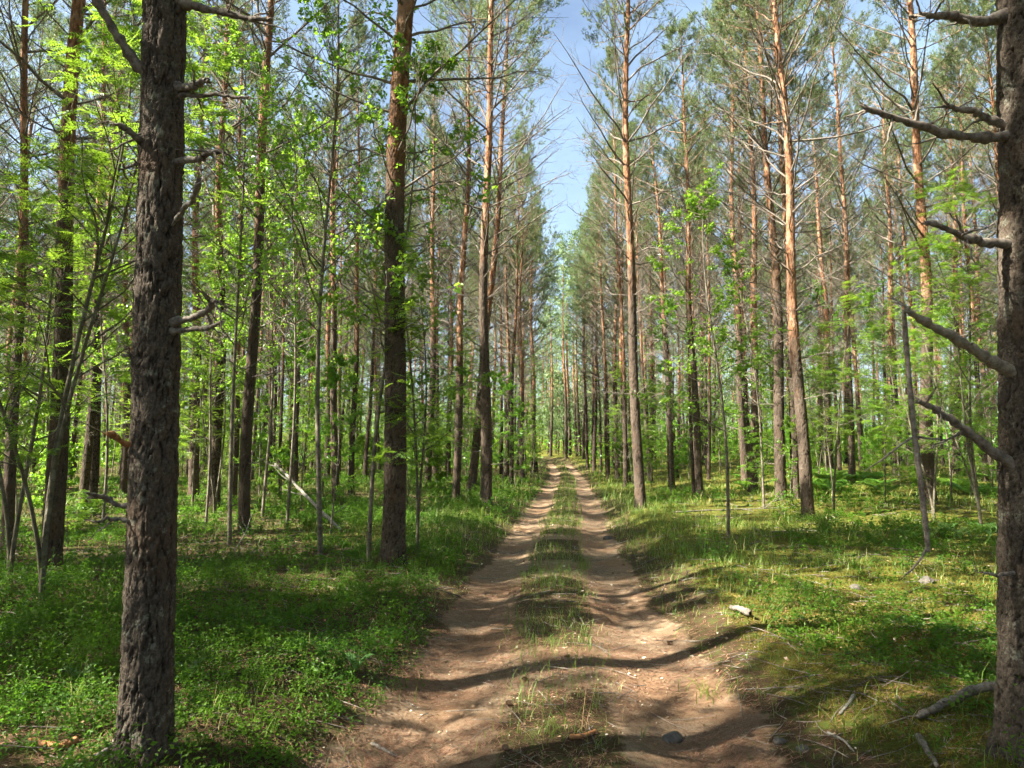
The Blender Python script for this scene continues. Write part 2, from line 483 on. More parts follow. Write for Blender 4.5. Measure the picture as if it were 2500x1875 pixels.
def floor_material():
    b = NT('forest_floor')
    geo = b.n('ShaderNodeNewGeometry')
    P = geo.outputs['Position']
    at = b.n('ShaderNodeAttribute', attribute_name='soil')
    am = b.n('ShaderNodeAttribute', attribute_name='mossy')
    fine = b.noise(P, 60.0, 5.0, 0.75)
    mid = b.noise(P, 9.0, 5.0, 0.7)
    big = b.noise(P, 1.1, 4.0, 0.6)
    needles = b.noise(b.scaled(P, (1.0, 2.0, 1.0)), 75.0, 5.0, 0.85, 1.2)
    needle2 = b.noise(b.scaled(P, (2.2, 1.0, 1.0)), 110.0, 3.0, 0.8, 0.8)
    soil = b.mix(b.ramp(needles, (0.36, 0.64)), (0.125, 0.078, 0.045), (0.36, 0.265, 0.172))
    soil = b.mix(b.math('MULTIPLY', b.ramp(mid, (0.44, 0.62)), 0.6), soil, (0.38, 0.288, 0.195))
    soil = b.mix(b.math('MULTIPLY', b.ramp(big, (0.44, 0.62)), 0.6), soil, (0.25, 0.142, 0.076))
    soil = b.mix(b.math('MULTIPLY', b.ramp(needle2, (0.56, 0.70)), 0.75), soil, (0.080, 0.046, 0.028))
    grit = b.noise(P, 26.0, 3.0, 0.7)
    soil = b.mix(b.math('MULTIPLY', b.ramp(grit, (0.54, 0.64)), 0.45), soil, (0.15, 0.088, 0.050))
    soil = b.mix(b.math('MULTIPLY', b.ramp(fine, (0.60, 0.72)), 0.5), soil, (0.52, 0.41, 0.30))
    duff = b.mix(b.ramp(needles, (0.35, 0.65)), (0.040, 0.028, 0.016), (0.14, 0.092, 0.046))
    duff = b.mix(b.ramp(mid, (0.46, 0.62)), duff, (0.085, 0.095, 0.028))
    moss = b.mix(b.ramp(fine, (0.35, 0.66)), (0.055, 0.052, 0.010), (0.165, 0.135, 0.024))
    moss = b.mix(b.ramp(mid, (0.42, 0.62)), moss, (0.10, 0.125, 0.024))
    fl = b.mix(b.ramp(b.math('ADD', am.outputs['Fac'], b.math('MULTIPLY', b.math('SUBTRACT', mid, 0.5), 0.9)), (0.35, 0.65)), duff, moss)
    edge = b.math('ADD', at.outputs['Fac'], b.math('MULTIPLY', b.math('SUBTRACT', mid, 0.5), 0.7))
    col = b.mix(b.ramp(edge, (0.36, 0.64)), fl, soil)
    bs = b.n('ShaderNodeBsdfPrincipled')
    b.l(col, bs.inputs['Base Color'])
    bs.inputs['Roughness'].default_value = 0.95
    bs.inputs['Specular IOR Level'].default_value = 0.1
    bp = b.n('ShaderNodeBump'); bp.inputs['Strength'].default_value = 1.0; bp.inputs['Distance'].default_value = 0.016
    b.l(b.math('ADD', needles, b.math('MULTIPLY', fine, 0.8)), bp.inputs['Height'])
    b.l(bp.outputs[0], bs.inputs['Normal'])
    b.l(bs.outputs[0], b.out.inputs['Surface'])
    return b.m
M['floor'] = floor_material()

# ------------------------------------------------------------------ ground sheet and track
def soil_mask(x, y):
    t = x - track_x(y); a = np.abs(t)
    wn_ = 0.22 * fbm(x * 1.7, y * 1.7, 5, 2)
    half = np.interp(y, [0, 4, 7, 12, 20, 40, 60], [1.30, 1.20, 1.02, 0.98, 1.02, 1.0, 1.0])
    inside = smooth(0.30, -0.26, a + wn_ - half)
    g = np.interp(y, [2.0, 5.0, 7.5, 12, 20], [0.55, 0.7, 0.85, 0.95, 1.0]) * np.clip(0.8 + 1.6 * fbm(x * 1.3, y * 1.3, 57, 2), 0, 1)
    strip = smooth(0.50, 0.26, a + 0.6 * wn_) * g
    end = smooth(66, 50, y)
    return inside * (1 - strip) * end

def mossy_mask(x, y):
    t = x - track_x(y)
    r = smooth(1.1, 1.9, t) * 0.86
    l = smooth(-1.2, -2.4, t) * 0.42
    return np.clip(r + l + 0.55 * fbm(x * 0.55, y * 0.55, 44, 2), 0, 1)

def spaced(lims, steps):
    out = [lims[0]]
    for a, bnd, st0, st1 in steps:
        while out[-1] < bnd:
            f = (out[-1] - a) / (bnd - a)
            out.append(out[-1] + st0 + (st1 - st0) * max(0, min(1, f)))
    return np.array(out)

xs = spaced([0.0], [(0, 1.8, 0.045, 0.05), (1.8, 6, 0.055, 0.17), (6, 30, 0.14, 1.2), (30, 400, 1.2, 40)])
xs = np.concatenate([-xs[:0:-1], xs])
ys = np.concatenate([-spaced([0.0], [(0, 3, 0.1, 0.4), (3, 60, 0.6, 12)])[:0:-1], spaced([0.0], [(0, 2, 0.08, 0.05), (2, 9, 0.045, 0.065), (9, 30, 0.065, 0.26), (30, 80, 0.26, 1.0), (80, 600, 1.0, 40)])])
GX, GY = np.meshgrid(xs, ys)
GZ = terrain(GX, GY)
nx, ny = len(xs), len(ys)
idx = np.arange(nx * ny).reshape(ny, nx)
quads = np.stack([idx[:-1, :-1], idx[:-1, 1:], idx[1:, 1:], idx[1:, :-1]], -1).reshape(-1, 4)
V = np.stack([GX, GY, GZ], -1).reshape(-1, 3)
fc = V[quads].mean(axis=1)
on_track = (np.abs(fc[:, 0] - track_x(fc[:, 1])) < 1.25 + 0.3 * fbm(fc[:, 0] * 1.7, fc[:, 1] * 1.7, 5, 2)) & (fc[:, 1] < 66)

def sheet(name, sel):
    q = quads[sel]
    used, inv = np.unique(q, return_inverse=True)
    b = Buf(); b.add(V[used], f4=inv.reshape(-1, 4))
    me = b.mesh(name, M['floor'])
    for an, fn in (('soil', soil_mask), ('mossy', mossy_mask)):
        a = me.attributes.new(an, 'FLOAT', 'POINT')
        a.data.foreach_set('value', fn(V[used][:, 0], V[used][:, 1]).astype(np.float32))
    return tag(link(name, me), kind='structure')
sheet('forest_ground', ~on_track)
tr = sheet('dirt_track', on_track)
tr['label'] = 'two-rut dirt track with a grassy middle running between the pines'

# ------------------------------------------------------------------ pines
def trunk_radius(z, H, r0):
    s = np.clip(z / H, 0, 1)
    return r0 * ((1 - s) ** 0.75 * 0.93 + 0.012) + 0.30 * r0 * np.exp(-np.maximum(z, 0) / 0.13) * 0.8

def trunk_mesh(name, H, r0, seed, sides, zs, mat, bark=0.0, bend=0.12, knots=True):
    rng = np.random.default_rng(seed)
    ph = rng.uniform(0, 6.28, 4)
    def axis(z):
        return np.stack([bend * np.sin(z * 0.31 + ph[0]) + 0.35 * bend * np.sin(z * 0.9 + ph[1]), bend * np.sin(z * 0.27 + ph[2]) + 0.35 * bend * np.sin(z * 0.8 + ph[3]), z], -1)
    a0 = axis(np.array([0.0]))[0]
    zs = np.asarray(zs, float)
    A = axis(np.maximum(zs, 0)) - np.array([a0[0], a0[1], 0]); A[:, 2] = zs
    th = np.arange(sides) * 2 * math.pi / sides
    rr = trunk_radius(zs, H, r0)[:, None] * np.ones(sides)[None, :]
    fur = np.ones(rr.shape)
    TH, ZZ = np.meshgrid(th, zs)
    lob = np.exp(-np.maximum(ZZ, 0) / 0.22) * 0.13 * (np.cos(4 * TH + ph[0]) + 0.5 * np.cos(7 * TH + ph[1]))
    rr *= 1 + lob + 0.035 * np.cos(2 * TH + ph[2] + ZZ * 0.4) + 0.025 * np.sin(3 * TH + ph[3] - ZZ * 0.7)
    if knots:
        zk = 0.8
        while zk < H * 0.8:
            zk += rng.uniform(0.35, 0.55)
            rr *= 1 + 0.035 * np.exp(-((ZZ - zk) / 0.05) ** 2)
    if bark:
        per = max(6, int(round(2 * math.pi * r0 / 0.036)))
        fade = np.minimum(1, 3 * (1 - np.abs(TH / math.pi - 1)) + 0.15)      # no step at the seam
        wu = (0.9 * fbm(TH * 3, ZZ * 4.5, seed + 2, 3) + 0.5 * fbm(TH * 9, ZZ * 14, seed + 6, 2)) * fade
        u = TH / (2 * math.pi) * per + wu
        v = ZZ / 0.12 + 1.5 * fbm(TH * 3.5, ZZ * 5, seed + 4, 3) * fade
        e1, c1 = worley_edge(u, v, seed, per)
        e2, c2 = worley_edge(u * 2 + 0.7 * wu, ZZ / 0.034 + 1.6 * wu, seed + 3, per * 2)
        e3, c3 = worley_edge(u * 0.5 + 0.6 * wu, v * 0.26, seed + 12, max(3, per // 2))
        keep = smooth(-0.25, 0.25, fbm(TH * 2.5, ZZ * 2.2, seed + 20, 2) * fade)
        pl = 1 - (1 - smooth(0.0, 0.14, e1)) * (0.2 + 0.8 * keep)
        big = smooth(0.0, 0.13, e3)
        chip = (c2 > 0.42) * smooth(0, 0.08, e2)
        lay = np.floor(c1 * 3.0) / 2.0                       # plates end at different layers
        rough = fbm(TH * 30 * (r0 / 0.15), ZZ * 70, seed + 8, 2)
        fur = np.clip(0.36 * pl + 0.36 * big + 0.30 * chip * (0.5 + 0.5 * c2) + 0.22 * rough, 0, 1)
        rr += bark * (0.45 * pl * (0.5 + 0.8 * lay) + 0.8 * big + 0.34 * chip * (0.5 + 0.5 * c2) - 1.0 + 0.28 * rough)
    V_ = np.empty((len(zs), sides, 3))
    V_[..., 0] = A[:, 0:1] + rr * np.cos(TH); V_[..., 1] = A[:, 1:2] + rr * np.sin(TH); V_[..., 2] = ZZ
    idx = np.arange(len(zs) * sides).reshape(len(zs), sides)
    i0, i1 = idx[:-1], idx[1:]
    q = np.stack([i0, np.roll(i0, -1, 1), np.roll(i1, -1, 1), i1], -1).reshape(-1, 4)
    b = Buf(); b.add(V_.reshape(-1, 3), f4=q)
    def ax(z):
        z = np.asarray(z, float)
        return axis(z) - np.array([a0[0], a0[1], 0])
    me = b.mesh(name, mat)
    at_ = me.attributes.new('ridge', 'FLOAT', 'POINT')
    at_.data.foreach_set('value', fur.astype(np.float32).ravel())
    return me, ax

def spread_dirs(d, ang, roll):
    d = unit(d)
    ref = np.where(np.abs(d[:, 2:3]) > 0.9, np.array([[1.0, 0, 0]]), np.array([[0, 0, 1.0]]))
    u = unit(np.cross(d, ref)); w = np.cross(d, u)
    return d * np.cos(ang)[:, None] + (u * np.cos(roll)[:, None] + w * np.sin(roll)[:, None]) * np.sin(ang)[:, None]

def pick(P, s):
    """points at fraction s along polylines P (B,n,3)"""
    n = P.shape[1]
    f = s * (n - 1); i = np.minimum(f.astype(int), n - 2); f = (f - i)[:, None]
    r = np.arange(len(P))
    return P[r, i] * (1 - f) + P[r, i + 1] * f, unit(P[r, i + 1] - P[r, i])

def pine_limbs(H, r0, ax, seed, z_first=2.2, z_crown=10.5, dead_twigs=11, tuft_n=9, needle=0.09, spread=1.0, dead_keep=0.8, nn=7, w=0.0145, sub=3):
    """dead lower limbs (mesh 1) and the living crown: limbs with needle shoots (mesh 2)"""
    rng = np.random.default_rng(seed + 100)
    zz, az = [], []
    z = z_first
    while z < H - 0.25:
        k = rng.integers(3, 6)
        base = rng.uniform(0, 6.28)
        for j in range(k):
            zz.append(z + rng.normal(0, 0.05)); az.append(base + j * 6.283 / k + rng.normal(0, 0.25))
        z += rng.uniform(0.36, 0.58) * (1 if z < z_crown else 0.9)
    zz = np.array(zz); az = np.array(az)
    N = len(zz)
    live = (zz > z_crown + rng.normal(0, 0.7, N))
    s = np.clip((zz - z_crown) / (H - z_crown), 0, 1)
    Ld = (0.9 + 2.3 * smooth(z_first, z_crown * 0.85, zz)) * rng.uniform(0.45, 1.1, N) * spread
    Ll = (1.95 * (1 - s) ** 0.8 * (0.75 + 0.5 * np.sin(np.minimum(s, 0.6) * 3)) + 0.35) * rng.uniform(0.7, 1.15, N) * spread
    L = np.where(live, Ll, Ld)
    el = np.where(live, R(22) + R(40) * s, R(12) + R(30) * smooth(z_first, z_crown, zz)) + rng.normal(0, R(9), N)
    snap = (~live) & (rng.random(N) < np.where(zz < 5, 0.5, 0.16))
    L = np.where(snap, L * rng.uniform(0.1, 0.4, N), L)
    keep = live | (rng.random(N) < dead_keep)
    zz, az, live, s, L, el, snap = [q[keep] for q in (zz, az, live, s, L, el, snap)]
    d = np.stack([np.cos(az) * np.cos(el), np.sin(az) * np.cos(el), np.sin(el)], 1)
    p0 = ax(zz) + d * 0.3 * trunk_radius(zz, H, r0)[:, None]
    rise = np.where(live, 0.12, rng.uniform(-0.10, 0.22, len(zz)))
    P = polylines(p0, d, L, 7, rise, 0.10, rng)
    rb = np.where(live, 0.006 + 0.0070 * L, 0.006 + 0.0072 * L) * rng.uniform(0.8, 1.2, len(L))
    taper = np.linspace(1, 0.16, 7)[None, :] ** 0.9
    Rb = rb[:, None] * np.where(snap[:, None], np.linspace(1, 0.6, 7)[None, :], taper)
    dead = Buf(); crown = Buf()
    dl = ~live
    tubes(dead, P[dl], Rb[dl], 5)
    tubes(crown, P[live], Rb[live], 4, 0)
    # dead side twigs
    D = P[dl & ~snap]; LD = L[dl & ~snap]
    if len(D):
        k = dead_twigs
        rep = np.repeat(np.arange(len(D)), k)
        sf = rng.uniform(0.22, 1.0, len(rep))
        pp, tt = pick(D[rep], sf)
        dd = spread_dirs(tt, rng.uniform(R(30), R(65), len(rep)), rng.uniform(0, 6.28, len(rep)))
        LL = LD[rep] * rng.uniform(0.12, 0.42, len(rep)) * (1.15 - 0.6 * sf)
        T = polylines(pp, dd, LL, 4, rng.uniform(-0.1, 0.25, len(rep)), 0.16, rng)
        tubes(dead, T, (0.0028 + 0.006 * LL)[:, None] * np.linspace(1, 0.35, 4)[None, :], 3)
        rep2 = np.repeat(np.arange(len(T)), sub)
        pp, tt = pick(T[rep2], rng.uniform(0.3, 1, len(rep2)))
        dd = spread_dirs(tt, rng.uniform(R(25), R(60), len(rep2)), rng.uniform(0, 6.28, len(rep2)))
        L2 = LL[rep2] * rng.uniform(0.25, 0.6, len(rep2))
        T2 = polylines(pp, dd, L2, 3, 0.1, 0.15, rng)
        tubes(dead, T2, 0.0024 * np.ones((len(T2), 1)) * np.linspace(1, 0.6, 3)[None, :], 3)
    # live twigs and needle shoots
    D = P[live]; LD = L[live]
    k = 11
    rep = np.repeat(np.arange(len(D)), k)
    sf = 1 - rng.uniform(0, 0.62, len(rep)) ** 1.2
    pp, tt = pick(D[rep], sf)
    dd = spread_dirs(tt, rng.uniform(R(20), R(60), len(rep)), rng.uniform(0, 6.28, len(rep)))
    LL = np.maximum(0.18, LD[rep] * rng.uniform(0.18, 0.42, len(rep)) * (1.2 - 0.55 * sf))
    T = polylines(pp, dd, LL, 4, 0.18, 0.12, rng)
    tubes(crown, T, (0.003 + 0.005 * LL)[:, None] * np.linspace(1, 0.4, 4)[None, :], 3, 0)
    rep3 = np.repeat(np.arange(len(T)), tuft_n)
    pp, tt = pick(T[rep3], 1 - rng.uniform(0, 0.75, len(rep3)) ** 1.3)
    pp = pp + rng.normal(0, 0.035, pp.shape)
    aa = unit(tt + np.array([0, 0, 0.55]) + rng.normal(0, 0.35, tt.shape))
    ri = np.repeat(np.arange(len(pp)), nn)
    sh = rng.uniform(0.0, 0.11, len(ri))
    dirs = spread_dirs(aa[ri], rng.uniform(R(18), R(62), len(ri)), rng.uniform(0, 6.28, len(ri)))
    b0 = pp[ri] + aa[ri] * sh[:, None]
    side = unit(np.cross(dirs, rng.normal(0, 1, dirs.shape)))
    ln = needle * rng.uniform(0.7, 1.25, len(ri))
    Vn = np.stack([b0 - side * w * 0.5, b0 + side * w * 0.5, b0 + dirs * ln[:, None]], 1).reshape(-1, 3)
    crown.add(Vn, f3=np.arange(len(Vn)).reshape(-1, 3), mat=1, smoothed=False)
    return dead.mesh('dead_limbs', M['dead']), crown.mesh('crown', [M['live_wood'], M['needles']])

VAR = []
for i in range(7):
    rng = random.Random(40 + i)
    H = [18.6, 17.4, 19.2, 16.6, 18.0, 17.0, 19.6][i]
    r0 = 0.150
    zs = np.concatenate([[-0.25], np.arange(0, 1.0, 0.08), np.arange(1.0, H, 0.22), [H]])
    tm, ax = trunk_mesh('trunk', H, r0, 50 + i, 20, zs, M['bark'], 0.0, 0.10)
    dm, cm = pine_limbs(H, r0, ax, 60 + i, z_first=[1.4, 2.4, 1.0, 2.0, 1.6, 2.8, 1.8][i], z_crown=H - [6.9, 6.3, 7.4, 6.0, 7.0, 6.2, 7.6][i], dead_keep=0.95)
    VAR.append((tm, dm, cm, H, r0))
FARVAR = []                                   # the same trees with coarser twigs and shoots, for those standing deep in the stand
for i in range(5):
    H, r0 = VAR[i][3], 0.150
    zs = np.concatenate([[-0.25], np.arange(0, H, 0.6), [H]])
    tm, ax = trunk_mesh('trunk', H, r0, 50 + i, 10, zs, M['bark'], 0.0, 0.10)
    dm, cm = pine_limbs(H, r0, ax, 160 + i, z_first=2.0, z_crown=H - 7.4, dead_keep=0.8, dead_twigs=7, sub=1, tuft_n=4, nn=6, w=0.026, needle=0.14)
    FARVAR.append((tm, dm, cm, H, r0))

def place_pine(loc, lean, turn, sxy, sz, var, label, group=None, trunk=None, name='pine_tree', var_set=None):
    o = empty(name, loc, label, 'tree', group)
    o.rotation_mode = 'QUATERNION'
    o.rotation_quaternion = (Matrix.Rotation(lean[0], 3, 'Y') @ Matrix.Rotation(lean[1], 3, 'X') @ Matrix.Rotation(turn, 3, 'Z')).to_quaternion()
    o.scale = (sxy, sxy, sz)
    tm, dm, cm, H, r0 = (var_set or VAR)[var]
    link('trunk', trunk or tm, o)
    link('limbs', dm, o)['kind'] = 'stuff'
    link('crown', cm, o)['kind'] = 'stuff'
    return o

# each tree one can tell apart: base pixel (x, y), a second point higher up, trunk width in pixels, depth if the foot is hidden
TREES = [
 (124, 1392, 209, 0, 50, None, 'dark pine with bare lower trunk standing behind the rowan sapling, beside the thick near pine', 1, 'bare dark pine'),
 (17, 1335, 68, 110, 29, None, 'pine at the very edge of the picture behind the rowan leaves', 0, 'picture-edge pine'),
 (300, 1215, 310, 450, 19, None, 'slim pine half hidden just behind the thick near pine, sapling side', 3, 'half-hidden slim pine'),
 (478, 1180, 488, 680, 26, 22.0, 'dark-footed pine showing in the gap beside the thick near pine, track side', 4, 'dark-footed gap pine'),
 (597, 1297, 650, 0, 31, None, 'straight dark pine standing on sunny moss before the leaning dead pole', 2, 'straight dark pine'),
 (568, 1223, 590, 450, 20, None, 'orange sunlit pine just behind the straight dark pine', 5, 'orange sunlit pine'),
 (658, 1182, 652, 600, 12, None, 'thinnest of the red trunks in the close trio behind the dead pole', 6, 'trio of red trunks'),
 (683, 1212, 690, 600, 10, None, 'slender dark stem beside the trio of red trunks', 3, 'slender dark stem'),
 (721, 1187, 724, 640, 14, None, 'red-barked pine above the middle of the leaning dead pole', 0, 'red-barked pine'),
 (798, 1172, 812, 700, 17, None, 'shaded pine between the two slender saplings, set far back', 1, 'shaded far pine'),
 (821, 1231, 826, 560, 20, None, 'pale sunlit pine seen between the two slender saplings', 5, 'pale sunlit pine'),
 (858, 1206, 866, 640, 16, None, 'pine set back just behind the white-stemmed sapling', 2, 'pine behind the white-stemmed sapling'),
 (960, 1372, 992, 0, 60, None, 'tall pine with dark foot and orange upper trunk beside the track', 4, 'tall dark-footed pine'),
 (1062, 1165, 1060, 640, 13, None, 'slim red pine far behind the tall dark-footed pine', 6, 'slim red pine'),
 (1095, 1168, 1094, 600, 14, None, 'slim pine just behind the grey-footed pine by the track', 3, 'slim grey pine'),
 (1113, 1217, 1135, 220, 20, None, 'grey-footed pine next to the crooked leaning pine', 0, 'grey-footed pine'),
 (1150, 1205, 1178, 820, 22, None, 'crooked pine with orange upper trunk leaning against its straight neighbour', 6, 'crooked pine'),
 (1187, 1232, 1197, 0, 29, None, 'straight pine at the edge of the verge with long rising dead limbs', 2, 'straight verge pine'),
 (1238, 1168, 1234, 720, 13, None, 'sunlit pine behind the straight verge pine', 1, 'sunlit pine past the verge'),
 (1281, 1156, 1282, 760, 10, None, 'first of two thin pines where the track bends away', 3, 'first bend pine'),
 (1307, 1154, 1308, 760, 13, None, 'second of two pines where the track bends away, orange above', 5, 'second bend pine'),
 (1404, 1152, 1402, 940, 8, None, 'lone thin pine standing at the far end of the track', 6, 'lone thin pine'),
 (1565, 1242, 1540, 0, 27, None, 'slender grey-footed pine standing close to the track across from the verge pine', 5, 'slender trackside pine'),
 (1532, 1175, 1514, 540, 15, None, 'pine behind the slender grey-footed pine, track side', 0, 'pine behind the trackside pine'),
 (1508, 1170, 1500, 680, 13, None, 'pine with many pale dead twigs leaning over the track', 2, 'twiggy trackside pine'),
 (1485, 1160, 1470, 780, 11, None, 'fourth pine back along the track past the slender grey-footed one', 4, 'fourth trackside pine'),
 (1450, 1154, 1448, 800, 10, None, 'fifth pine back along the track past the slender grey-footed one', 1, 'fifth trackside pine'),
 (1587, 1164, 1582, 700, 13, None, 'reddish pine just behind the slender grey-footed pine, forest side', 6, 'reddish pine'),
 (1709, 1212, 1660, 220, 19, None, 'pine with a thin dark twin stem at its foot', 1, 'twin-stemmed pine'),
 (1694, 1208, 1680, 600, 9, None, 'thin dark stem growing close against a thicker pine', 3, 'thin twin stem'),
 (1730, 1172, 1722, 640, 9, None, 'very thin pine in the shade behind the twin stems', 6, 'very thin shaded pine'),
 (1820, 1182, 1806, 560, 19, None, 'paler of two pines that cross at the foot', 0, 'paler crossing pine'),
 (1838, 1200, 1822, 560, 22, None, 'darker and nearer of two pines that cross at the foot', 5, 'darker crossing pine'),
 (1907, 1222, 1862, 0, 27, None, 'thick pine with a pale sunlit foot', 2, 'pale-footed pine'),
 (1942, 1218, 1915, 640, 21, None, 'orange pine squeezed between the pale-footed and the bent pine', 4, 'squeezed orange pine'),
 (1973, 1268, 1880, 0, 30, None, 'bent pine with orange top leaning towards the track above a grass tussock', 4, 'bent pine'),
 (2023, 1180, 2004, 680, 18, 31.0, 'pine behind the thin leaning sapling near the ferns', 1, 'pine behind the leaning sapling'),
 (2048, 1172, 2035, 700, 10, 34.0, 'thin orange pine among the ferns', 3, 'thin orange fern pine'),
 (2080, 1178, 2054, 560, 17, None, 'grey pine growing out of the fern patch', 6, 'grey fern pine'),
 (2185, 1165, 2160, 620, 16, 30.0, 'pale pine seen between the ferns and the hanging dead branch', 0, 'pale pine past the ferns'),
 (2262, 1210, 2222, 90, 31, 18.5, 'stout pine directly behind the hanging dead branch', 2, 'stout pine'),
 (2330, 1186, 2318, 640, 18, 29.0, 'pine between the hanging dead branch and the thick cut-off pine', 5, 'pine by the hanging branch'),
 (2417, 1170, 2380, 600, 16, 33.0, 'pine peeping out right beside the thick cut-off pine', 1, 'peeping pine'),
]
PINES = []
rng = random.Random(7)
for (px, py, tx, ty, w, dep, label, var, _) in TREES:
    if dep:
        p = at_depth(px, 1100, dep); x, y = float(p[0]), float(p[1])
    else:
        x, y = on_ground(px, py)
    y = min(y, 62); x_seen = x
    if y > 25 and abs(x - float(track_x(y))) < 1.75:      # keep it off the ruts
        x = float(track_x(y)) + math.copysign(1.75, x - float(track_x(y)))
    d = math.hypot(x, y)
    rad = 0.5 * w / F * y * math.cos(math.atan2(x, y) + YAW) ** 0 
    rad = max(0.06, min(0.20, rad))
    z = ground_z(x, y) - 0.03
    top = at_depth(tx, ty, y)
    lx = math.atan2(top[0] - x_seen, top[2] - z)
    lx = max(-0.14, min(0.14, lx))
    sxy = rad / 0.150
    hs = rng.uniform(0.96, 1.08) * (0.55 + 0.45 * min(1.0, sxy)) 
    tk = None
    if label.startswith('tall pine with dark foot'):
        zs = np.concatenate([[-0.25], np.arange(0, 8.5, 0.022), np.arange(8.5, VAR[var][3], 0.3), [VAR[var][3]]])
        tk, _ = trunk_mesh('trunk', VAR[var][3], 0.150, 50 + var, 72, zs, M['bark_mid'], 0.010, 0.10)
    elif rad / y * F > 8 and y < 26:
        zs = np.concatenate([[-0.25], np.arange(0, 9, 0.045), np.arange(9, VAR[var][3], 0.3), [VAR[var][3]]])
        tk, _ = trunk_mesh('trunk', VAR[var][3], 0.150, 50 + var, 40, zs, M['bark_mid'], 0.010, 0.10)
    place_pine((x, y, z), (lx, rng.uniform(-0.015, 0.015)), rng.uniform(0, 6.28), sxy, hs, var, label, 'pines standing along the track', tk)
    PINES.append((x, y))

# the stand behind and beside: more pines on a loose planting grid
def clear_of(x, y, pts, r):
    return all((x - a) ** 2 + (y - b) ** 2 > r * r for a, b in pts)

def in_view(x, y, m=0.0):
    a = math.atan2(x, y) + YAW
    return abs(a) < R(36.6) + m

FILL = [(-1.75, 35.0), (2.75, 38.5), (-1.6, 45.0), (3.0, 48.0), (2.9, 30.0)]
rng = random.Random(23)
for k in range(9000):
    y = 12 + 50 * rng.random() ** 0.8
    x = rng.uniform(-46, 44)
    if y < 20 and x > -8.5: continue
    if not in_view(x, y, 0.06): continue
    t = x - float(track_x(y))
    if abs(t) < 2.5 - 0.008 * y: continue
    if 20 <= y < 26 and abs(x) < 13: continue
    if not clear_of(x, y, PINES + FILL, 2.35 if x > 0 or y > 34 else 2.8): continue
    if len(FILL) >= 215: break
    FILL.append((x, y))
HANDLES = []
for (t_, p_) in zip(TREES, PINES):
    HANDLES.append((math.atan2(p_[0], p_[1]), t_[8]))
for i, (x, y) in enumerate(FILL):
    rad = rng.uniform(0.085, 0.155)
    far = 'deep' if math.hypot(x, y) > 40 else 'set back'
    a_ = math.atan2(x, y)
    hd = min(HANDLES, key=lambda h: abs(h[0] - a_))
    off_ = a_ - hd[0]
    where = 'in line with' if abs(off_) < R(0.7) else 'beside'
    lab = f'slim pine {far} in the stand, {where} the {hd[1]}'
    place_pine((x, y, ground_z(x, y) - 0.03), (rng.gauss(0, 0.018), rng.gauss(0, 0.018)), rng.uniform(0, 6.28), rad / 0.15, rng.uniform(0.84, 1.06), rng.randrange(5), lab,
               f'pines {far} behind the {hd[1]}', var_set=FARVAR if y > 33 else None)

# unseen pines placed beyond the picture edge to shade the track and floor
SHADE = [(-9.4, 6.6), (-10.8, -0.3), (-15.4, 3.6), (-13.2, 5.2), (-12.6, -3.0), (-17.6, 5.4), (-15.2, -4.6), (-20.0, 2.4), (-17.0, 0.2), (-18.9, -1.6)]
for (x, y) in SHADE:
    place_pine((x, y, ground_z(x, y) - 0.03), (rng.gauss(0, 0.015), rng.gauss(0, 0.015)), rng.uniform(0, 6.28), rng.uniform(0.85, 1.1), rng.uniform(0.9, 1.05), rng.randrange(7),
               'unseen pine of the same stand, placed beside the viewer to shade the track', 'unseen shade pines beside the viewer')

# the same stand going on all round the viewer, outside the picture: one mass
def far_pine(buf, rgf, x, y, H, r, crown_len, pads, per_pad, wide, size, dead=10, ratio=0.10):
    z = ground_z(x, y)
    zz = np.array([-0.2, 2, 5, 9, 13, H])
    zz = np.where(zz > H, H, zz)
    C = np.stack([x + 0.15 * np.sin(zz * 0.3 + x), y + 0.1 * np.sin(zz * 0.3 + y), z + zz], 1)
    tubes(buf, C[None], (r * np.array([1.15, 1, 0.85, 0.62, 0.4, 0.03]))[None], 6, 0)
    s = rgf.random(pads) ** 0.85
    zc = H - crown_len + crown_len * s
    rr = wide * (1 - s) ** 0.7 * (0.35 + 0.65 * rgf.random(pads)) + 0.12
    az = rgf.uniform(0, 6.28, pads)
    pad = np.stack([x + rr * np.cos(az), y + rr * np.sin(az), z + zc + 0.35 * rr], 1)
    ri = np.repeat(np.arange(pads), per_pad)
    b0 = pad[ri] + rgf.normal(0, 1, (len(ri), 3)) * np.array([0.27, 0.27, 0.15]) * (0.5 + 0.5 * wide / 2)
    dirs = unit(rgf.normal(0, 1, (len(ri), 3)) + np.array([0, 0, 0.5]))
    sd = unit(np.cross(dirs, rgf.normal(0, 1, dirs.shape))) * size * ratio
    Vn = np.stack([b0 - sd, b0 + sd, b0 + dirs * (size * rgf.uniform(0.6, 1.3, len(ri)))[:, None]], 1).reshape(-1, 3)
    buf.add(Vn, f3=np.arange(len(Vn)).reshape(-1, 3), mat=1, smoothed=False)
    if dead:
        zd = rgf.uniform(2, max(2.5, H - crown_len), dead); az = rgf.uniform(0, 6.28, dead)
        d = np.stack([np.cos(az), np.sin(az), np.full(dead, 0.5)], 1)
        P = polylines(np.stack([np.full(dead, x), np.full(dead, y), z + zd], 1), d, rgf.uniform(0.6, 2.4, dead), 3, 0.1, 0.1, rgf)
        tubes(buf, P, np.repeat(np.array([[0.018, 0.012, 0.006]]), dead, 0), 3, 2)

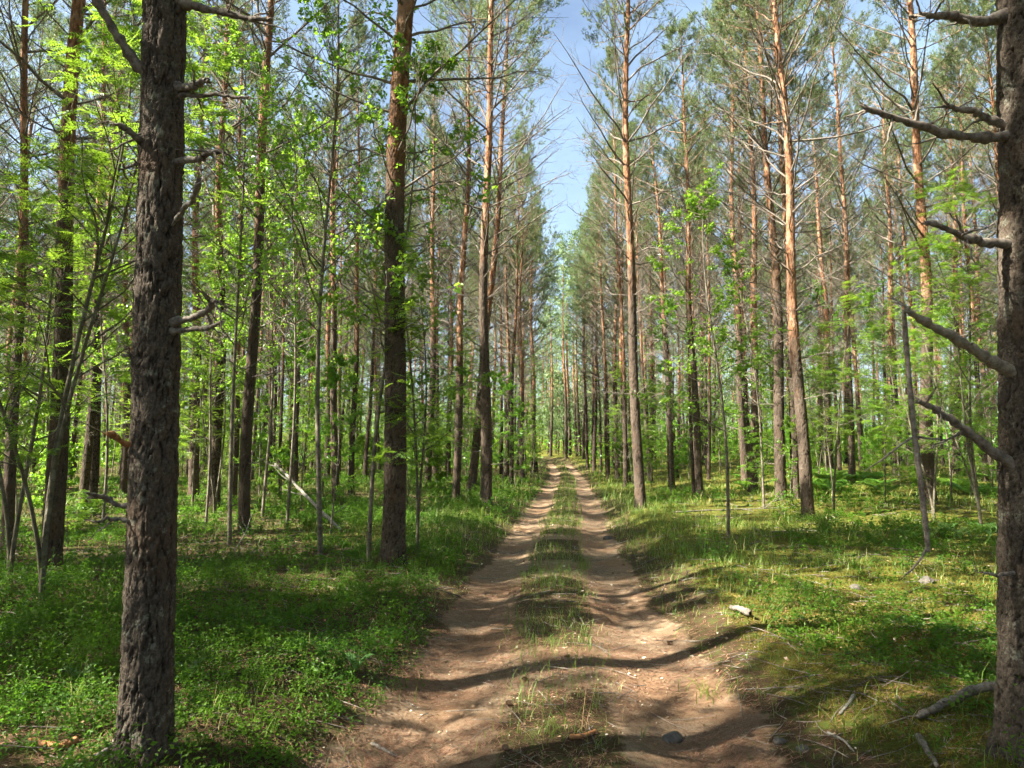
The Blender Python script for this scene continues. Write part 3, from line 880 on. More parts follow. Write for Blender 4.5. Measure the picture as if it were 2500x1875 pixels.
sb = Buf(); rgs_ = np.random.default_rng(404); rng = random.Random(405); AROUND = []
for k in range(5000):
    x = rng.uniform(-36, 34); y = rng.uniform(-20, 34)
    if in_view(x, y, 0.09) and y > 0: continue
    if x * x + y * y < 9 or abs(x - float(track_x(y))) < 2.7: continue
    if not clear_of(x, y, PINES + FILL + SHADE + AROUND, 2.4): continue
    if x < 0 and y - 0.405 * x > 9.2 and not clear_of(x, y, AROUND, 4.0): continue      # unseen stand thinned here to let more sun into the middle distance
    if -17 < x < 0 and 2.9 < y - 0.405 * x < 5.2: continue  # left clear so the sun reaches the thick near pine
    if -15.5 < x < -8 and 4.9 < y - 0.405 * x < 9.0: continue        # a gap in the stand that lets the sun onto the track
    AROUND.append((x, y))
    if len(AROUND) >= 270: break
for (x, y) in AROUND:
    far_pine(sb, rgs_, x, y, rng.uniform(15.5, 18.5), rng.uniform(0.1, 0.16), 7.6, 40, 26, 2.1, 0.46, 4, 0.145)
o = link('surrounding_forest', sb.mesh('surrounding_forest', [M['bark'], M['needles'], M['dead']]))
tag(o, 'the same pine stand going on beside and behind the viewer', 'forest', kind='stuff')

# ------------------------------------------------------------------ the two thick pines close by
def close_pine(px, py, tx, ty, rad, seed, label, branches, var=4, extra=()):
    x, y = on_ground(px, py)
    z = ground_z(x, y) - 0.03
    top = at_depth(tx, ty, y)
    lx = math.atan2(top[0] - x, top[2] - z)
    H = 19.0
    zs = np.concatenate([[-0.25], np.arange(0, 4.9, 0.0105), np.arange(5.2, H, 0.25), [H]])
    tm, ax = trunk_mesh('trunk', H, rad, seed, 116, zs, M['bark_near'], 0.0140, 0.025)
    o = empty('pine_tree', (x, y, z), label, 'tree')
    o.rotation_mode = 'QUATERNION'
    q = Matrix.Rotation(lx, 3, 'Y')
    o.rotation_quaternion = q.to_quaternion()
    link('trunk', tm, o)
    dm, cm = pine_limbs(H, rad, ax, seed + 3, z_first=5.4, z_crown=11.5, tuft_n=4, nn=6, w=0.024)
    link('limbs', dm, o)['kind'] = 'stuff'; link('crown', cm, o)['kind'] = 'stuff'
    inv = q.inverted()
    rng = np.random.default_rng(seed + 77)
    for br in branches:
        pts = br['p']; r0, r1 = br['r']; toward = br.get('toward', 0.0)
        W = []
        for i, (bx, by) in enumerate(pts):
            p = at_depth(bx, by, y - toward * i / max(1, len(pts) - 1))
            W.append(p - np.array([x, y, z]))
        W = np.array(W) @ np.array(inv).T
        # root it in the trunk
        c = ax(np.array([max(0.02, W[0][2])]))[0]
        W[0] = W[0] * 0.55 + np.array([c[0], c[1], W[0][2]]) * 0.45
        if not br.get('keep_depth'):
            W[0][1] = min(W[0][1], -0.02)
        n = 30
        s = np.linspace(0, len(W) - 1, n)
        C = np.stack([np.interp(s, np.arange(len(W)), W[:, k]) for k in range(3)], 1)
        for _ in range(2):
            C[1:-1] = 0.25 * C[:-2] + 0.5 * C[1:-1] + 0.25 * C[2:]
        Ltot = np.linalg.norm(np.diff(C, axis=0), axis=1).sum()
        C[1:] += rng.normal(0, 0.0055, (n - 1, 3)).cumsum(axis=0) * 0.5
        rr = np.interp(np.linspace(0, 1, n), [0, 0.05, 0.12, 0.95, 1], [r0 * 1.9, r0 * 1.45, r0, r1, r1 * 0.8]) * (1 + rng.normal(0, 0.13, n))
        for kk in rng.integers(4, n - 2, 4): rr[kk] *= 1.28          # knots
        b = Buf()
        tubes(b, C[None], rr[None], 10)
        # splintered end
        sp = polylines(np.repeat(C[-1:], 4, 0) + rng.normal(0, r1 * 0.45, (4, 3)), unit(C[-1] - C[-3])[None] + rng.normal(0, 0.22, (4, 3)), r1 * rng.uniform(1.2, 4.0, 4), 3, 0, 0.1, rng)
        tubes(b, sp, r1 * 0.6 * np.array([[1, 0.6, 0.08]]) * np.ones((4, 1)), 4)
        # snapped twigs
        k = br.get('twigs', 3)
        if k:
            C1 = np.repeat(C[None], k, 0)
            pp, tt = pick(C1, rng.uniform(0.35, 0.98, k))
            dd = spread_dirs(tt, rng.uniform(R(45), R(85), k), rng.uniform(0, 6.28, k))
            LL = rng.uniform(0.06, 0.24, k) * min(1.0, 0.4 + Ltot)
            T = polylines(pp, dd, LL, 5, -0.1, 0.25, rng)
            tubes(b, T, (0.3 * r1 + 0.0035) * np.ones((k, 1)) * np.linspace(1, 0.4, 5)[None, :], 5)
            T1 = np.repeat(T, 2, 0)
            pp, tt = pick(T1, rng.uniform(0.4, 1.0, 2 * k))
            T2 = polylines(pp, spread_dirs(tt, rng.uniform(R(30), R(70), 2 * k), rng.uniform(0, 6.28, 2 * k)), np.repeat(LL, 2) * rng.uniform(0.3, 0.8, 2 * k), 4, 0, 0.25, rng)
            tubes(b, T2, 0.0022 * np.ones((2 * k, 1)) * np.linspace(1, 0.5, 4)[None, :], 4)
        link('dead_branch', b.mesh('dead_branch', M[br.get('mat', 'dead')]), o)
    return o, (x, y, z)

B1 = [
 dict(p=[(392, 205), (340, 160), (285, 80), (232, -10), (190, -80)], r=(0.027, 0.014), toward=0.25, twigs=3),
 dict(p=[(470, 10), (530, 18), (600, 34), (640, 42)], r=(0.019, 0.009), toward=0.1, twigs=4),
 dict(p=[(465, 220), (490, 208), (513, 193)], r=(0.020, 0.013), toward=0.1, twigs=2),
 dict(p=[(465, 240), (520, 232), (602, 233)], r=(0.011, 0.006), toward=0.05, twigs=1),
 dict(p=[(385, 385), (350, 352), (325, 327), (290, 314)], r=(0.020, 0.010), toward=0.18, twigs=4),
 dict(p=[(372, 405), (335, 396), (303, 396)], r=(0.011, 0.005), toward=0.1, twigs=4),
 dict(p=[(450, 402), (495, 392), (545, 371)], r=(0.017, 0.010), toward=0.12, twigs=5),
 dict(p=[(418, 565), (445, 520), (472, 488), (491, 446)], r=(0.008, 0.014), toward=0.3, twigs=1, mat='grey_wood', keep_depth=True),
 dict(p=[(440, 795), (480, 778), (520, 754), (535, 742)], r=(0.017, 0.010), toward=0.12, twigs=3),
 dict(p=[(440, 812), (490, 800), (530, 785)], r=(0.014, 0.007), toward=0.1, twigs=1),
 dict(p=[(348, 890), (320, 872), (288, 862)], r=(0.012, 0.005), toward=0.1, twigs=1),
 dict(p=[(352, 1100), (310, 1082), (272, 1062), (256, 1054)], r=(0.015, 0.009), toward=0.25, twigs=0, mat='stub'),
 dict(p=[(312, 1240), (265, 1212), (230, 1200)], r=(0.012, 0.007), toward=0.15, twigs=1),
 dict(p=[(310, 1268), (270, 1262), (235, 1258)], r=(0.011, 0.005), toward=0.1, twigs=2),
]
close_pine(350, 1850, 428, 0, 0.113, 301, 'thick rough-barked pine with short broken branch stubs, close to the viewer', B1)
B2 = [
 dict(p=[(2450, 40), (2390, 48), (2300, 34), (2215, 42)], r=(0.030, 0.010), toward=0.15, twigs=7),
 dict(p=[(2470, 332), (2400, 335), (2300, 325), (2200, 290), (2110, 265)], r=(0.024, 0.013), toward=0.2, twigs=6),
 dict(p=[(2480, 330), (2410, 298), (2360, 270), (2318, 262)], r=(0.020, 0.011), toward=0.1, twigs=3),
 dict(p=[(2480, 600), (2400, 590), (2320, 560), (2250, 538)], r=(0.022, 0.012), toward=0.2, twigs=3),
 dict(p=[(2500, 930), (2420, 880), (2330, 822), (2260, 790), (2206, 757)], r=(0.028, 0.014), toward=0.25, twigs=3, mat='old_wood'),
 dict(p=[(2490, 1150), (2420, 1100), (2350, 1040), (2290, 1005), (2245, 985)], r=(0.026, 0.010), toward=0.2, twigs=5),
 dict(p=[(2480, 1400), (2430, 1400), (2398, 1396)], r=(0.010, 0.004), toward=0.1, twigs=2),
]
close_pine(2531, 1862, 2500, 0, 0.150, 402, 'very thick grey pine cut off by the picture edge, with long dead branches', B2)

# a broken branch hanging from the dead limb of that pine
xr, yr = on_ground(2531, 1862)
yh = yr - 0.26
hp = np.array([at_depth(px, py, yh) for px, py in [(2207, 757), (2214, 860), (2224, 980), (2236, 1090), (2250, 1200), (2262, 1300), (2266, 1346)]])
o0 = hp[0].copy()
s = np.linspace(0, 6, 26)
C = np.stack([np.interp(s, np.arange(7), hp[:, k] - o0[k]) for k in range(3)], 1)
for _ in range(2): C[1:-1] = 0.25 * C[:-2] + 0.5 * C[1:-1] + 0.25 * C[2:]
b = Buf()
nr = np.random.default_rng(5)
tubes(b, C[None], (np.interp(s, [0, 3, 5, 6], [0.010, 0.0125, 0.0125, 0.009]) * (1 + nr.normal(0, 0.06, 26)))[None], 9)
hb = empty('hanging_branch', tuple(o0), 'broken grey dead branch hanging straight down from a limb of the cut-off pine', 'branch')
link('stem', b.mesh('stem', M['dead']), hb)
tw = np.array([at_depth(px, py, yh) for px, py in [(2264, 1335), (2248, 1365), (2225, 1392), (2200, 1414)]]) - o0
tw2 = np.array([at_depth(px, py, yh) for px, py in [(2238, 1062), (2200, 1085), (2150, 1125), (2110, 1150)]]) - o0
tw3 = np.array([at_depth(px, py, yh) for px, py in [(2238, 1066), (2262, 1070), (2290, 1072), (2315, 1074)]]) - o0
for T in (tw, tw2, tw3):
    b = Buf(); tubes(b, T[None], np.array([[0.006, 0.005, 0.004, 0.002]]), 5)
    link('twig', b.mesh('twig', M['dead']), hb)

# ------------------------------------------------------------------ broadleaf saplings
def sapling_mesh(kind, seed, H, r0, n_br, lean=0.12, start=0.25, leafiness=1.0, stems=1, spread=1.0):
    rng = np.random.default_rng(seed)
    wood, leaf = Buf(), Buf()
    for st in range(stems):
        n = 14
        s = np.linspace(0, 1, n)
        a = rng.uniform(0, 6.28)
        h = H * (1 - 0.18 * st)
        out = (lean + 0.10 * st) * h
        C = np.stack([np.cos(a) * out * s ** 1.5 + 0.04 * h * np.sin(s * 5 + a) * s, np.sin(a) * out * s ** 1.5 + 0.03 * h * np.sin(s * 4 + 2 * a) * s, h * s], 1)
        C[0, 2] = -0.08
        tubes(wood, C[None], (r0 * (1 - 0.12 * st) * (1 - s) ** 0.8 + 0.003)[None], 8)
        N = max(6, int(n_br * h / H))
        sf = start + (1 - start) * rng.random(N) ** 0.85
        pp, tt = pick(np.repeat(C[None], N, 0), sf)
        dd = spread_dirs(tt, rng.uniform(R(38), R(72), N), rng.uniform(0, 6.28, N))
        LL = np.maximum(0.25, h * 0.26 * (1.12 - sf) ** 0.7 * rng.uniform(0.6, 1.25, N)) * spread
        P = polylines(pp, dd, LL, 7, rng.uniform(-0.05, 0.22, N), 0.14, rng)
        tubes(wood, P, (0.003 + 0.0052 * LL)[:, None] * np.linspace(1, 0.3, 7)[None, :], 4)
        k = 5
        rep = np.repeat(np.arange(N), k)
        p2, t2 = pick(P[rep], rng.uniform(0.25, 1, len(rep)))
        d2 = spread_dirs(t2, rng.uniform(R(25), R(60), len(rep)), rng.uniform(0, 6.28, len(rep)))
        d2[:, 2] *= 0.5
        L2 = LL[rep] * rng.uniform(0.2, 0.5, len(rep))
        P2 = polylines(p2, d2, L2, 4, 0.05, 0.12, rng)
        tubes(wood, P2, 0.0028 * np.ones((len(P2), 1)) * np.linspace(1, 0.5, 4)[None, :], 3)
        if kind == 'birch':
            m = int(17 * leafiness)
            r3 = np.repeat(np.arange(len(P2)), m)
            pos, ta = pick(P2[r3], rng.uniform(0.1, 1.0, len(r3)))
            ld = spread_dirs(ta, rng.uniform(R(30), R(85), len(r3)), rng.uniform(0, 6.28, len(r3)))
            ld = unit(ld + np.array([0, 0, -0.45]))
            pos = pos + ld * 0.015
            nr_ = unit(rng.normal(0, 0.75, pos.shape) + np.array([0, 0, 1.0]))
            ln = rng.uniform(0.044, 0.080, len(r3))
            leaves(leaf, pos, ld, nr_, ln, ln * rng.uniform(0.6, 0.8, len(r3)))
        else:
            m = max(3, int(4 * leafiness))
            r3 = np.repeat(np.arange(len(P2)), m)
            pos, ta = pick(P2[r3], rng.uniform(0.3, 1.0, len(r3)))
            ld = spread_dirs(ta, rng.uniform(R(25), R(75), len(r3)), rng.uniform(0, 6.28, len(r3)))
            ld[:, 2] = ld[:, 2] * 0.3 - 0.05
            ld = unit(ld)
            up = unit(rng.normal(0, 0.3, ld.shape) + np.array([0, 0, 1.0]))
            sd = unit(np.cross(up, ld)); nn = np.cross(ld, sd)
            Lr = rng.uniform(0.12, 0.20, len(r3))
            for j in range(6):
                f = 0.22 + 0.13 * j
                c = pos + ld * (Lr * f)[:, None] - nn * (Lr * 0.16 * f * f)[:, None]
                for sg in (-1, 1):
                    la = unit(sd * sg + ld * 0.45 - nn * 0.15 + rng.normal(0, 0.07, ld.shape))
                    ln = Lr * (0.36 - 0.03 * abs(j - 2.5)) * rng.uniform(0.85, 1.1, len(r3))
                    leaves(leaf, c, la, nn, ln, ln * 0.30, fold=0.1, droop=0.08)
            leaves(leaf, pos + ld * (Lr * 0.95)[:, None] - nn * (Lr * 0.15)[:, None], ld, nn, Lr * 0.36, Lr * 0.11)
    wm = wood.mesh('stem', M['birch_bark'] if kind == 'birch' else M['rowan_bark'])
    lm = leaf.mesh('crown', M['birch_leaf'] if kind == 'birch' else M['rowan_leaf'])
    return wm, lm, H

SAP = {
 'birch_tall': sapling_mesh('birch', 11, 9.2, 0.034, 46, 0.04, 0.30, 1.15),
 'birch_mid': sapling_mesh('birch', 12, 6.4, 0.027, 34, 0.07, 0.28, 1.1),
 'birch_low': sapling_mesh('birch', 13, 3.6, 0.018, 24, 0.08, 0.15, 1.1),
 'birch_bush': sapling_mesh('birch', 14, 2.0, 0.012, 16, 0.12, 0.08, 1.2, 3, 1.3),
 'rowan_tall': sapling_mesh('rowan', 15, 6.6, 0.026, 34, 0.10, 0.28, 1.3, 3, 1.1),
 'rowan_mid': sapling_mesh('rowan', 16, 4.6, 0.020, 26, 0.10, 0.25, 1.2, 2, 1.1),
 'rowan_low': sapling_mesh('rowan', 17, 2.4, 0.011, 15, 0.12, 0.15, 1.2, 2, 1.2),
 'rowan_tiny': sapling_mesh('rowan', 18, 0.8, 0.005, 6, 0.1, 0.3, 1.0, 1, 1.2),
}
SAPS = []
def place_sapling(kind, loc, turn, sc, label, group, lean=(0, 0)):
    wm, lm, H = SAP[kind]
    o = empty('rowan_sapling' if kind.startswith('rowan') else 'birch_sapling', loc, label, 'sapling', group)
    o.rotation_euler = (lean[0], lean[1], turn)
    o.scale = (sc, sc, sc)
    link('stem', wm, o); link('crown', lm, o)
    SAPS.append((loc[0], loc[1]))
    return o

def sap_at(kind, px, py, turn, sc, label, lean=(0, 0), dep=None):
    if dep:
        p = at_depth(px, 1100, dep); x, y = float(p[0]), float(p[1])
    else:
        x, y = on_ground(px, py)
    place_sapling(kind, (x, y, ground_z(x, y)), R(turn), sc, label, 'saplings between the pines', lean)

sap_at('rowan_tall', 100, 1490, 100, 0.92, 'many-stemmed rowan sapling with feathery leaves beside the thick near pine')
sap_at('rowan_mid', 22, 1420, 200, 1.05, 'smaller rowan sapling at the very edge of the picture')
sap_at('rowan_tiny', 165, 1345, 10, 0.9, 'tiny rowan seedling with pale leaves at the foot of the dark pine')
sap_at('birch_tall', 783, 1368, 130, 1.0, 'tall grey-stemmed sapling left of the white-stemmed one before the dark-footed pine')
sap_at('birch_mid', 900, 1370, 215, 1.05, 'white-stemmed sapling leaning beside the dark-footed pine', (0, -0.05))
sap_at('birch_low', 806, 1325, 80, 0.8, 'dark whip-thin sapling between the two taller slender ones')
sap_at('rowan_mid', 1019, 1360, 300, 1.0, 'clump of thin dark stems just right of the dark-footed pine')
sap_at('birch_mid', 1778, 1310, 20, 1.0, 'thin pale-footed sapling alone on the sunny moss beyond the track')
sap_at('rowan_mid', 2036, 1256, 100, 1.05, 'thin leaning sapling beside the bent pine', (0, -0.06))
sap_at('rowan_tall', 2397, 1293, 330, 1.0, 'forked pale-stemmed rowan beside the cut-off pine')
sap_at('rowan_mid', 2280, 1270, 150, 1.1, 'yellow-green rowan sapling behind the hanging dead branch')
sap_at('birch_tall', 640, 1262, 10, 0.95, 'leafy tall birch sapling behind the straight dark pine')
sap_at('birch_tall', 560, 1330, 100, 0.92, 'leafy birch sapling standing close to the straight dark pine')
sap_at('birch_tall', 700, 1290, 300, 0.9, 'leafy birch sapling rising beside the leaning dead pole')
sap_at('birch_mid', 470, 1255, 250, 1.0, 'leafy birch sapling showing beside the thick near pine, track side')
sap_at('birch_mid', 250, 1290, 70, 1.0, 'leafy birch sapling behind the thick near pine, sapling side')
sap_at('rowan_mid', 1300, 1170, 70, 0.75, 'bright young rowan where the track bends away', dep=36)
sap_at('birch_low', 1270, 1180, 70, 1.0, 'bushy sapling at the verge before the bend of the track', dep=31)
sap_at('birch_mid', 1640, 1215, 170, 0.95, 'sapling with drooping sprays between the grey-footed and the twin-stemmed pine')
sap_at('birch_mid', 1865, 1240, 60, 1.0, 'sapling leafing out in front of the crossing pines')
sap_at('birch_low', 1930, 1226, 15, 0.62, 'small leafy sapling at the foot of the pale-footed pine')

for (x, y, k_, tn) in ((-4.7, 2.0, 'birch_tall', 20), (-6.6, 0.3, 'birch_tall', 80), (-7.6, 3.9, 'birch_tall', 250), (-9.0, 6.6, 'birch_tall', 310)):  # unseen birches added beside the viewer to throw dappled shade
    place_sapling(k_, (x, y, ground_z(x, y)), R(tn), 1.0, 'leafy birch sapling added outside the picture to shade the track and floor', 'added shade saplings beside the viewer')
rng = random.Random(91)
cnt = 0
for k in range(6000):
    y = 12 + 36 * rng.random() ** 0.9
    x = rng.uniform(-32, 32)
    if not in_view(x, y, 0.05): continue
    t = x - float(track_x(y))
    if abs(t) < 2.3: continue
    if t > 0 and (y < 17 or rng.random() < 0.45): continue
    if y < 14 and x > -4.5: continue
    if not clear_of(x, y, PINES + FILL, 0.5) or not clear_of(x, y, SAPS, 1.0): continue
    kind = rng.choices(['birch_mid', 'birch_low', 'birch_bush', 'rowan_mid', 'rowan_low', 'birch_tall'], [3, 4, 4, 2, 3, 1.2])[0]
    side = 'sapling-grown side' if x < 0 else 'ferny side'
    sort = {'birch_mid': 'slender leafy birch', 'birch_low': 'young birch', 'birch_bush': 'low birch bush', 'rowan_mid': 'slender rowan', 'rowan_low': 'young rowan', 'birch_tall': 'tall leafy birch'}[kind]
    hd = min(HANDLES, key=lambda h: abs(h[0] - math.atan2(x, y)))
    far = 'close behind' if math.hypot(x, y) < 22 else ('well behind' if math.hypot(x, y) < 34 else 'far behind')
    place_sapling(kind, (x, y, ground_z(x, y)), rng.uniform(0, 6.28), rng.uniform(0.8, 1.2), f'{sort} growing {far} the {hd[1]}', f'{sort} saplings, {side}')
    cnt += 1
    if cnt >= 205: break

# ------------------------------------------------------------------ ground plants
TRUNKS = np.array([[0.0, -100.0]] + PINES)
def wedge(rng, n, r0, r1, power=1.0):
    a = rng.uniform(R(-44), R(38), n)
    r = np.sqrt(rng.uniform(r0 ** 2, r1 ** 2, n))
    return r * np.sin(a - YAW * 0), r * np.cos(a)

def keep_by(rng, x, y, prob):
    k = rng.random(len(x)) < prob
    return x[k], y[k]

def cover_prob(x, y):
    """bilberry: thick on the left verge side, in patches on the right"""
    t = x - track_x(y)
    n = fbm(x * 0.5, y * 0.5, 81, 3)
    l = smooth(-0.98, -1.45, t + 0.45 * fbm(x * 1.4, y * 1.4, 15, 3)) * np.clip(0.72 + 1.9 * n, 0.06, 1)
    r = smooth(1.5, 2.6, t) * np.clip(0.18 + 1.5 * n, 0.02, 0.9) 
    return np.clip(l + r, 0, 1)

def bilberry(buf, rng, x, y, nl, hgt, size):
    m = len(x)
    z = terrain(x, y)
    h = hgt * rng.uniform(0.5, 1.3, m) * np.clip(0.75 + 1.5 * fbm(x * 1.1, y * 1.1, 19, 2), 0.3, 1.7)
    lean = rng.normal(0, 0.35, (m, 2))
    top = np.stack([x + lean[:, 0] * h, y + lean[:, 1] * h, z + h], 1)
    base = np.stack([x, y, z - 0.01], 1)
    rep = np.repeat(np.arange(m), nl)
    f = rng.uniform(0.25, 1.0, len(rep))
    pos = base[rep] + (top - base)[rep] * f[:, None] + rng.normal(0, 0.028 * (hgt / 0.16) ** 0.5, (len(rep), 3)) * np.array([1, 1, 0.5])
    ax_ = unit(np.stack([rng.normal(0, 1, len(rep)), rng.normal(0, 1, len(rep)), rng.uniform(-0.2, 0.9, len(rep))], 1))
    nr_ = unit(rng.normal(0, 0.6, pos.shape) + np.array([0, 0, 1.0]))
    ln = size * rng.uniform(0.65, 1.35, len(rep))
    leaves(buf, pos, ax_, nr_, ln, ln * rng.uniform(0.5, 0.66, len(rep)), mat=0)
    # stems
    st = np.stack([base, 0.5 * (base + top) + rng.normal(0, 0.01, base.shape), top], 1)
    tubes(buf, st, np.repeat(np.array([[0.0022, 0.0018, 0.001]]), m, 0) * max(1.0, size / 0.02), 3, 0)

rg = np.random.default_rng(1234)
bb = Buf()
for r0, r1, dens, nl, hgt, size in ((2.2, 5.5, 240, 19, 0.15, 0.023), (5.5, 9.5, 150, 17, 0.18, 0.029), (9.5, 17, 64, 14, 0.22, 0.042), (17, 36, 13, 12, 0.26, 0.070)):
    n = int(dens * 0.5 * (r1 ** 2 - r0 ** 2) * R(82))
    x, y = wedge(rg, n, r0, r1)
    x, y = keep_by(rg, x, y, cover_prob(x, y))
    bilberry(bb, rg, x, y, nl, hgt, size)
for r0, r1, dens, nl, hgt, size in ((2.2, 6, 60, 34, 0.30, 0.024), (6, 11, 34, 30, 0.34, 0.030), (11, 18, 12, 22, 0.38, 0.044)):
    n = int(dens * 0.5 * (r1 ** 2 - r0 ** 2) * R(82))
    x, y = wedge(rg, n, r0, r1)
    clump = smooth(0.12, 0.34, fbm(x * 0.75, y * 0.75, 131, 2))
    x, y = keep_by(rg, x, y, np.where(x < track_x(y), 1.0, 0.45) * clump * smooth(1.3, 2.0, np.abs(x - track_x(y))))
    bilberry(bb, rg, x, y, nl, hgt, size)
o = link('bilberry_cover', bb.mesh('bilberry_cover', [M['bilberry'], M['live_wood']]))
tag(o, 'low bilberry bushes with small green leaves covering the forest floor', 'ground cover', kind='stuff')

def grass_prob(x, y):
    t = x - track_x(y); a = np.abs(t)
    n = fbm(x * 0.8, y * 0.8, 33, 3)
    strip = smooth(0.52, 0.24, a + 0.2 * fbm(x * 2, y * 2, 35, 2)) * np.interp(y, [2.5, 5.2, 6.5, 9, 13], [0.5, 0.75, 1.0, 1.0, 1.0]) * np.clip(0.75 + 1.2 * n, 0.05, 1)
    verge = smooth(0.92, 1.3, a + 0.3 * fbm(x * 1.9, y * 1.9, 36, 2)) * smooth(3.4, 1.9, a) * np.interp(y, [2, 6, 10, 16], [0.12, 0.22, 0.6, 1.0]) * np.clip(0.7 + 1.1 * n, 0.05, 1)
    field = smooth(1.4, 2.3, a) * np.clip(0.22 + 1.2 * n, 0.03, 0.8) * np.where((t < 0) & (y < 16), 0.3, 1.0)
    return np.clip(strip + verge + field, 0, 1)

gb = Buf()
for r0, r1, dens, hh, ww in ((2.2, 5.5, 420, 0.085, 0.0020), (5.5, 10, 440, 0.12, 0.0027), (10, 18, 220, 0.16, 0.0044), (18, 32, 75, 0.20, 0.0085), (32, 62, 11, 0.26, 0.016)):
    n = int(dens * 0.5 * (r1 ** 2 - r0 ** 2) * R(82))
    x, y = wedge(rg, n, r0, r1)
    x, y = keep_by(rg, x, y, grass_prob(x, y))
    m = len(x)
    pos = np.stack([x, y, terrain(x, y) - 0.005], 1)
    h = hh * rg.uniform(0.5, 1.7, m) * (0.75 + 0.9 * np.clip(fbm(x * 1.1, y * 1.1, 91, 2) + 0.3, 0, 1))
    blades(gb, pos, rg.uniform(0, 6.28, m), h, rg.uniform(0.15, 1.1, m), ww * rg.uniform(0.7, 1.4, m), rg, 0, 3)
o = link('grass', gb.mesh('grass', M['grass']))
tag(o, 'thin grass on the middle strip and verges of the track', 'grass', kind='stuff')

mb = Buf()
for r0, r1, dens, hh, ww in ((2.2, 6, 2600, 0.024, 0.0042), (6, 11, 600, 0.034, 0.0085)):
    n = int(dens * 0.5 * (r1 ** 2 - r0 ** 2) * R(82))
    x, y = wedge(rg, n, r0, r1)
    x, y = keep_by(rg, x, y, smooth(0.4, 0.75, mossy_mask(x, y)) * (1 - soil_mask(x, y)))
    m = len(x)
    b0 = np.stack([x, y, terrain(x, y) - 0.004], 1)
    d = unit(rg.normal(0, 0.6, (m, 3)) + np.array([0, 0, 0.9]))
    sd = unit(np.cross(d, rg.normal(0, 1, (m, 3))))
    L_ = (hh * rg.uniform(0.5, 1.5, m))[:, None]
    Vm = np.stack([b0 - sd * ww, b0 + sd * ww, b0 + d * L_], 1).reshape(-1, 3)
    mb.add(Vm, f3=np.arange(len(Vm)).reshape(-1, 3), smoothed=False)
o = link('moss', mb.mesh('moss', M['moss']))
tag(o, 'yellow-green moss carpet on the forest floor', 'moss', kind='stuff')

lb = Buf()
for r0, r1, dens, L0, w0 in ((2.2, 5, 3600, 0.065, 0.0022), (5, 9, 1400, 0.08, 0.0034)):
    n = int(dens * 0.5 * (r1 ** 2 - r0 ** 2) * R(82))
    x, y = wedge(rg, n, r0, r1)
    x, y = keep_by(rg, x, y, np.clip(0.9 * soil_mask(x, y) + 0.25, 0, 1) * np.clip(0.6 + fbm(x * 2.2, y * 2.2, 17, 2), 0.1, 1))
    m = len(x)
    az = rg.uniform(0, 6.28, m)
    d = np.stack([np.cos(az), np.sin(az), np.zeros(m)], 1) * (L0 * rg.uniform(0.5, 1.4, m))[:, None]
    sd = np.stack([-np.sin(az), np.cos(az), np.zeros(m)], 1) * w0
    p = np.stack([x, y, np.zeros(m)], 1)
    q1, q2 = p - d / 2, p + d / 2
    for q in (q1, q2):
        q[:, 2] = terrain(q[:, 0], q[:, 1]) + rg.uniform(0.002, 0.012, m)
    Vl = np.stack([q1 - sd, q1 + sd, q2], 1).reshape(-1, 3)
    lb.add(Vl, f3=np.arange(len(Vl)).reshape(-1, 3), smoothed=False)
o = link('needle_litter', lb.mesh('needle_litter', M['litter']))
tag(o, 'dry brown pine needles strewn over the track', 'litter', kind='stuff')

cb = Buf()
for r0, r1, dens, sz in ((2.2, 5, 700, 0.011), (5, 9, 300, 0.017), (9, 16, 60, 0.028)):
    n = int(dens * 0.5 * (r1 ** 2 - r0 ** 2) * R(82))
    x, y = wedge(rg, n, r0, r1)
    x, y = keep_by(rg, x, y, np.clip(soil_mask(x, y) + 0.45, 0, 1) * np.clip(0.5 + 1.6 * fbm(x * 1.6, y * 1.6, 27, 2), 0.08, 1))
    m = len(x)
    pos = np.stack([x, y, terrain(x, y) + rg.uniform(0.001, 0.006, m)], 1)
    az = rg.uniform(0, 6.28, m)
    d = np.stack([np.cos(az), np.sin(az), rg.normal(0, 0.25, m)], 1)
    L_ = sz * rg.uniform(0.5, 2.2, m)
    leaves(cb, pos, d, unit(rg.normal(0, 0.35, (m, 3)) + np.array([0, 0, 1.0])), L_, L_ * rg.uniform(0.3, 0.9, m), fold=rg.uniform(-0.2, 0.3, (m, 1)), droop=0.0)
o = link('bark_litter', cb.mesh('bark_litter', M['flakes']))
tag(o, 'small bark flakes and dead leaves strewn over the track', 'litter', kind='stuff')

tb = Buf()
for r0, r1, dens, rad in ((2.2, 6, 34, 0.0022), (6, 12, 14, 0.0035), (12, 24, 3.5, 0.006)):
    n = int(dens * 0.5 * (r1 ** 2 - r0 ** 2) * R(82))
    x, y = wedge(rg, n, r0, r1)
    x, y = keep_by(rg, x, y, 1 - 0.75 * soil_mask(x, y))
    m = len(x)
    az = rg.uniform(0, 6.28, m); L_ = rg.uniform(0.06, 0.42, m)
    s_ = np.linspace(-0.5, 0.5, 5)
    bend_ = rg.normal(0, 0.25, m)
    px_ = x[:, None] + np.cos(az)[:, None] * L_[:, None] * s_ - np.sin(az)[:, None] * (bend_ * L_)[:, None] * s_ ** 2
    py_ = y[:, None] + np.sin(az)[:, None] * L_[:, None] * s_ + np.cos(az)[:, None] * (bend_ * L_)[:, None] * s_ ** 2
    pz_ = terrain(px_, py_) + rg.uniform(0.003, 0.03, (m, 1)) + rg.normal(0, 0.05, (m, 1)) * s_ * (L_ > 0.2)[:, None]
    tubes(tb, np.stack([px_, py_, pz_], -1), (rad * rg.uniform(0.6, 1.6, m))[:, None] * np.array([[1, 1.1, 1, 0.8, 0.5]]), 4)
o = link('twig_litter', tb.mesh('twig_litter', M['dead']))
tag(o, 'small dead twigs scattered over the forest floor', 'litter', kind='stuff')

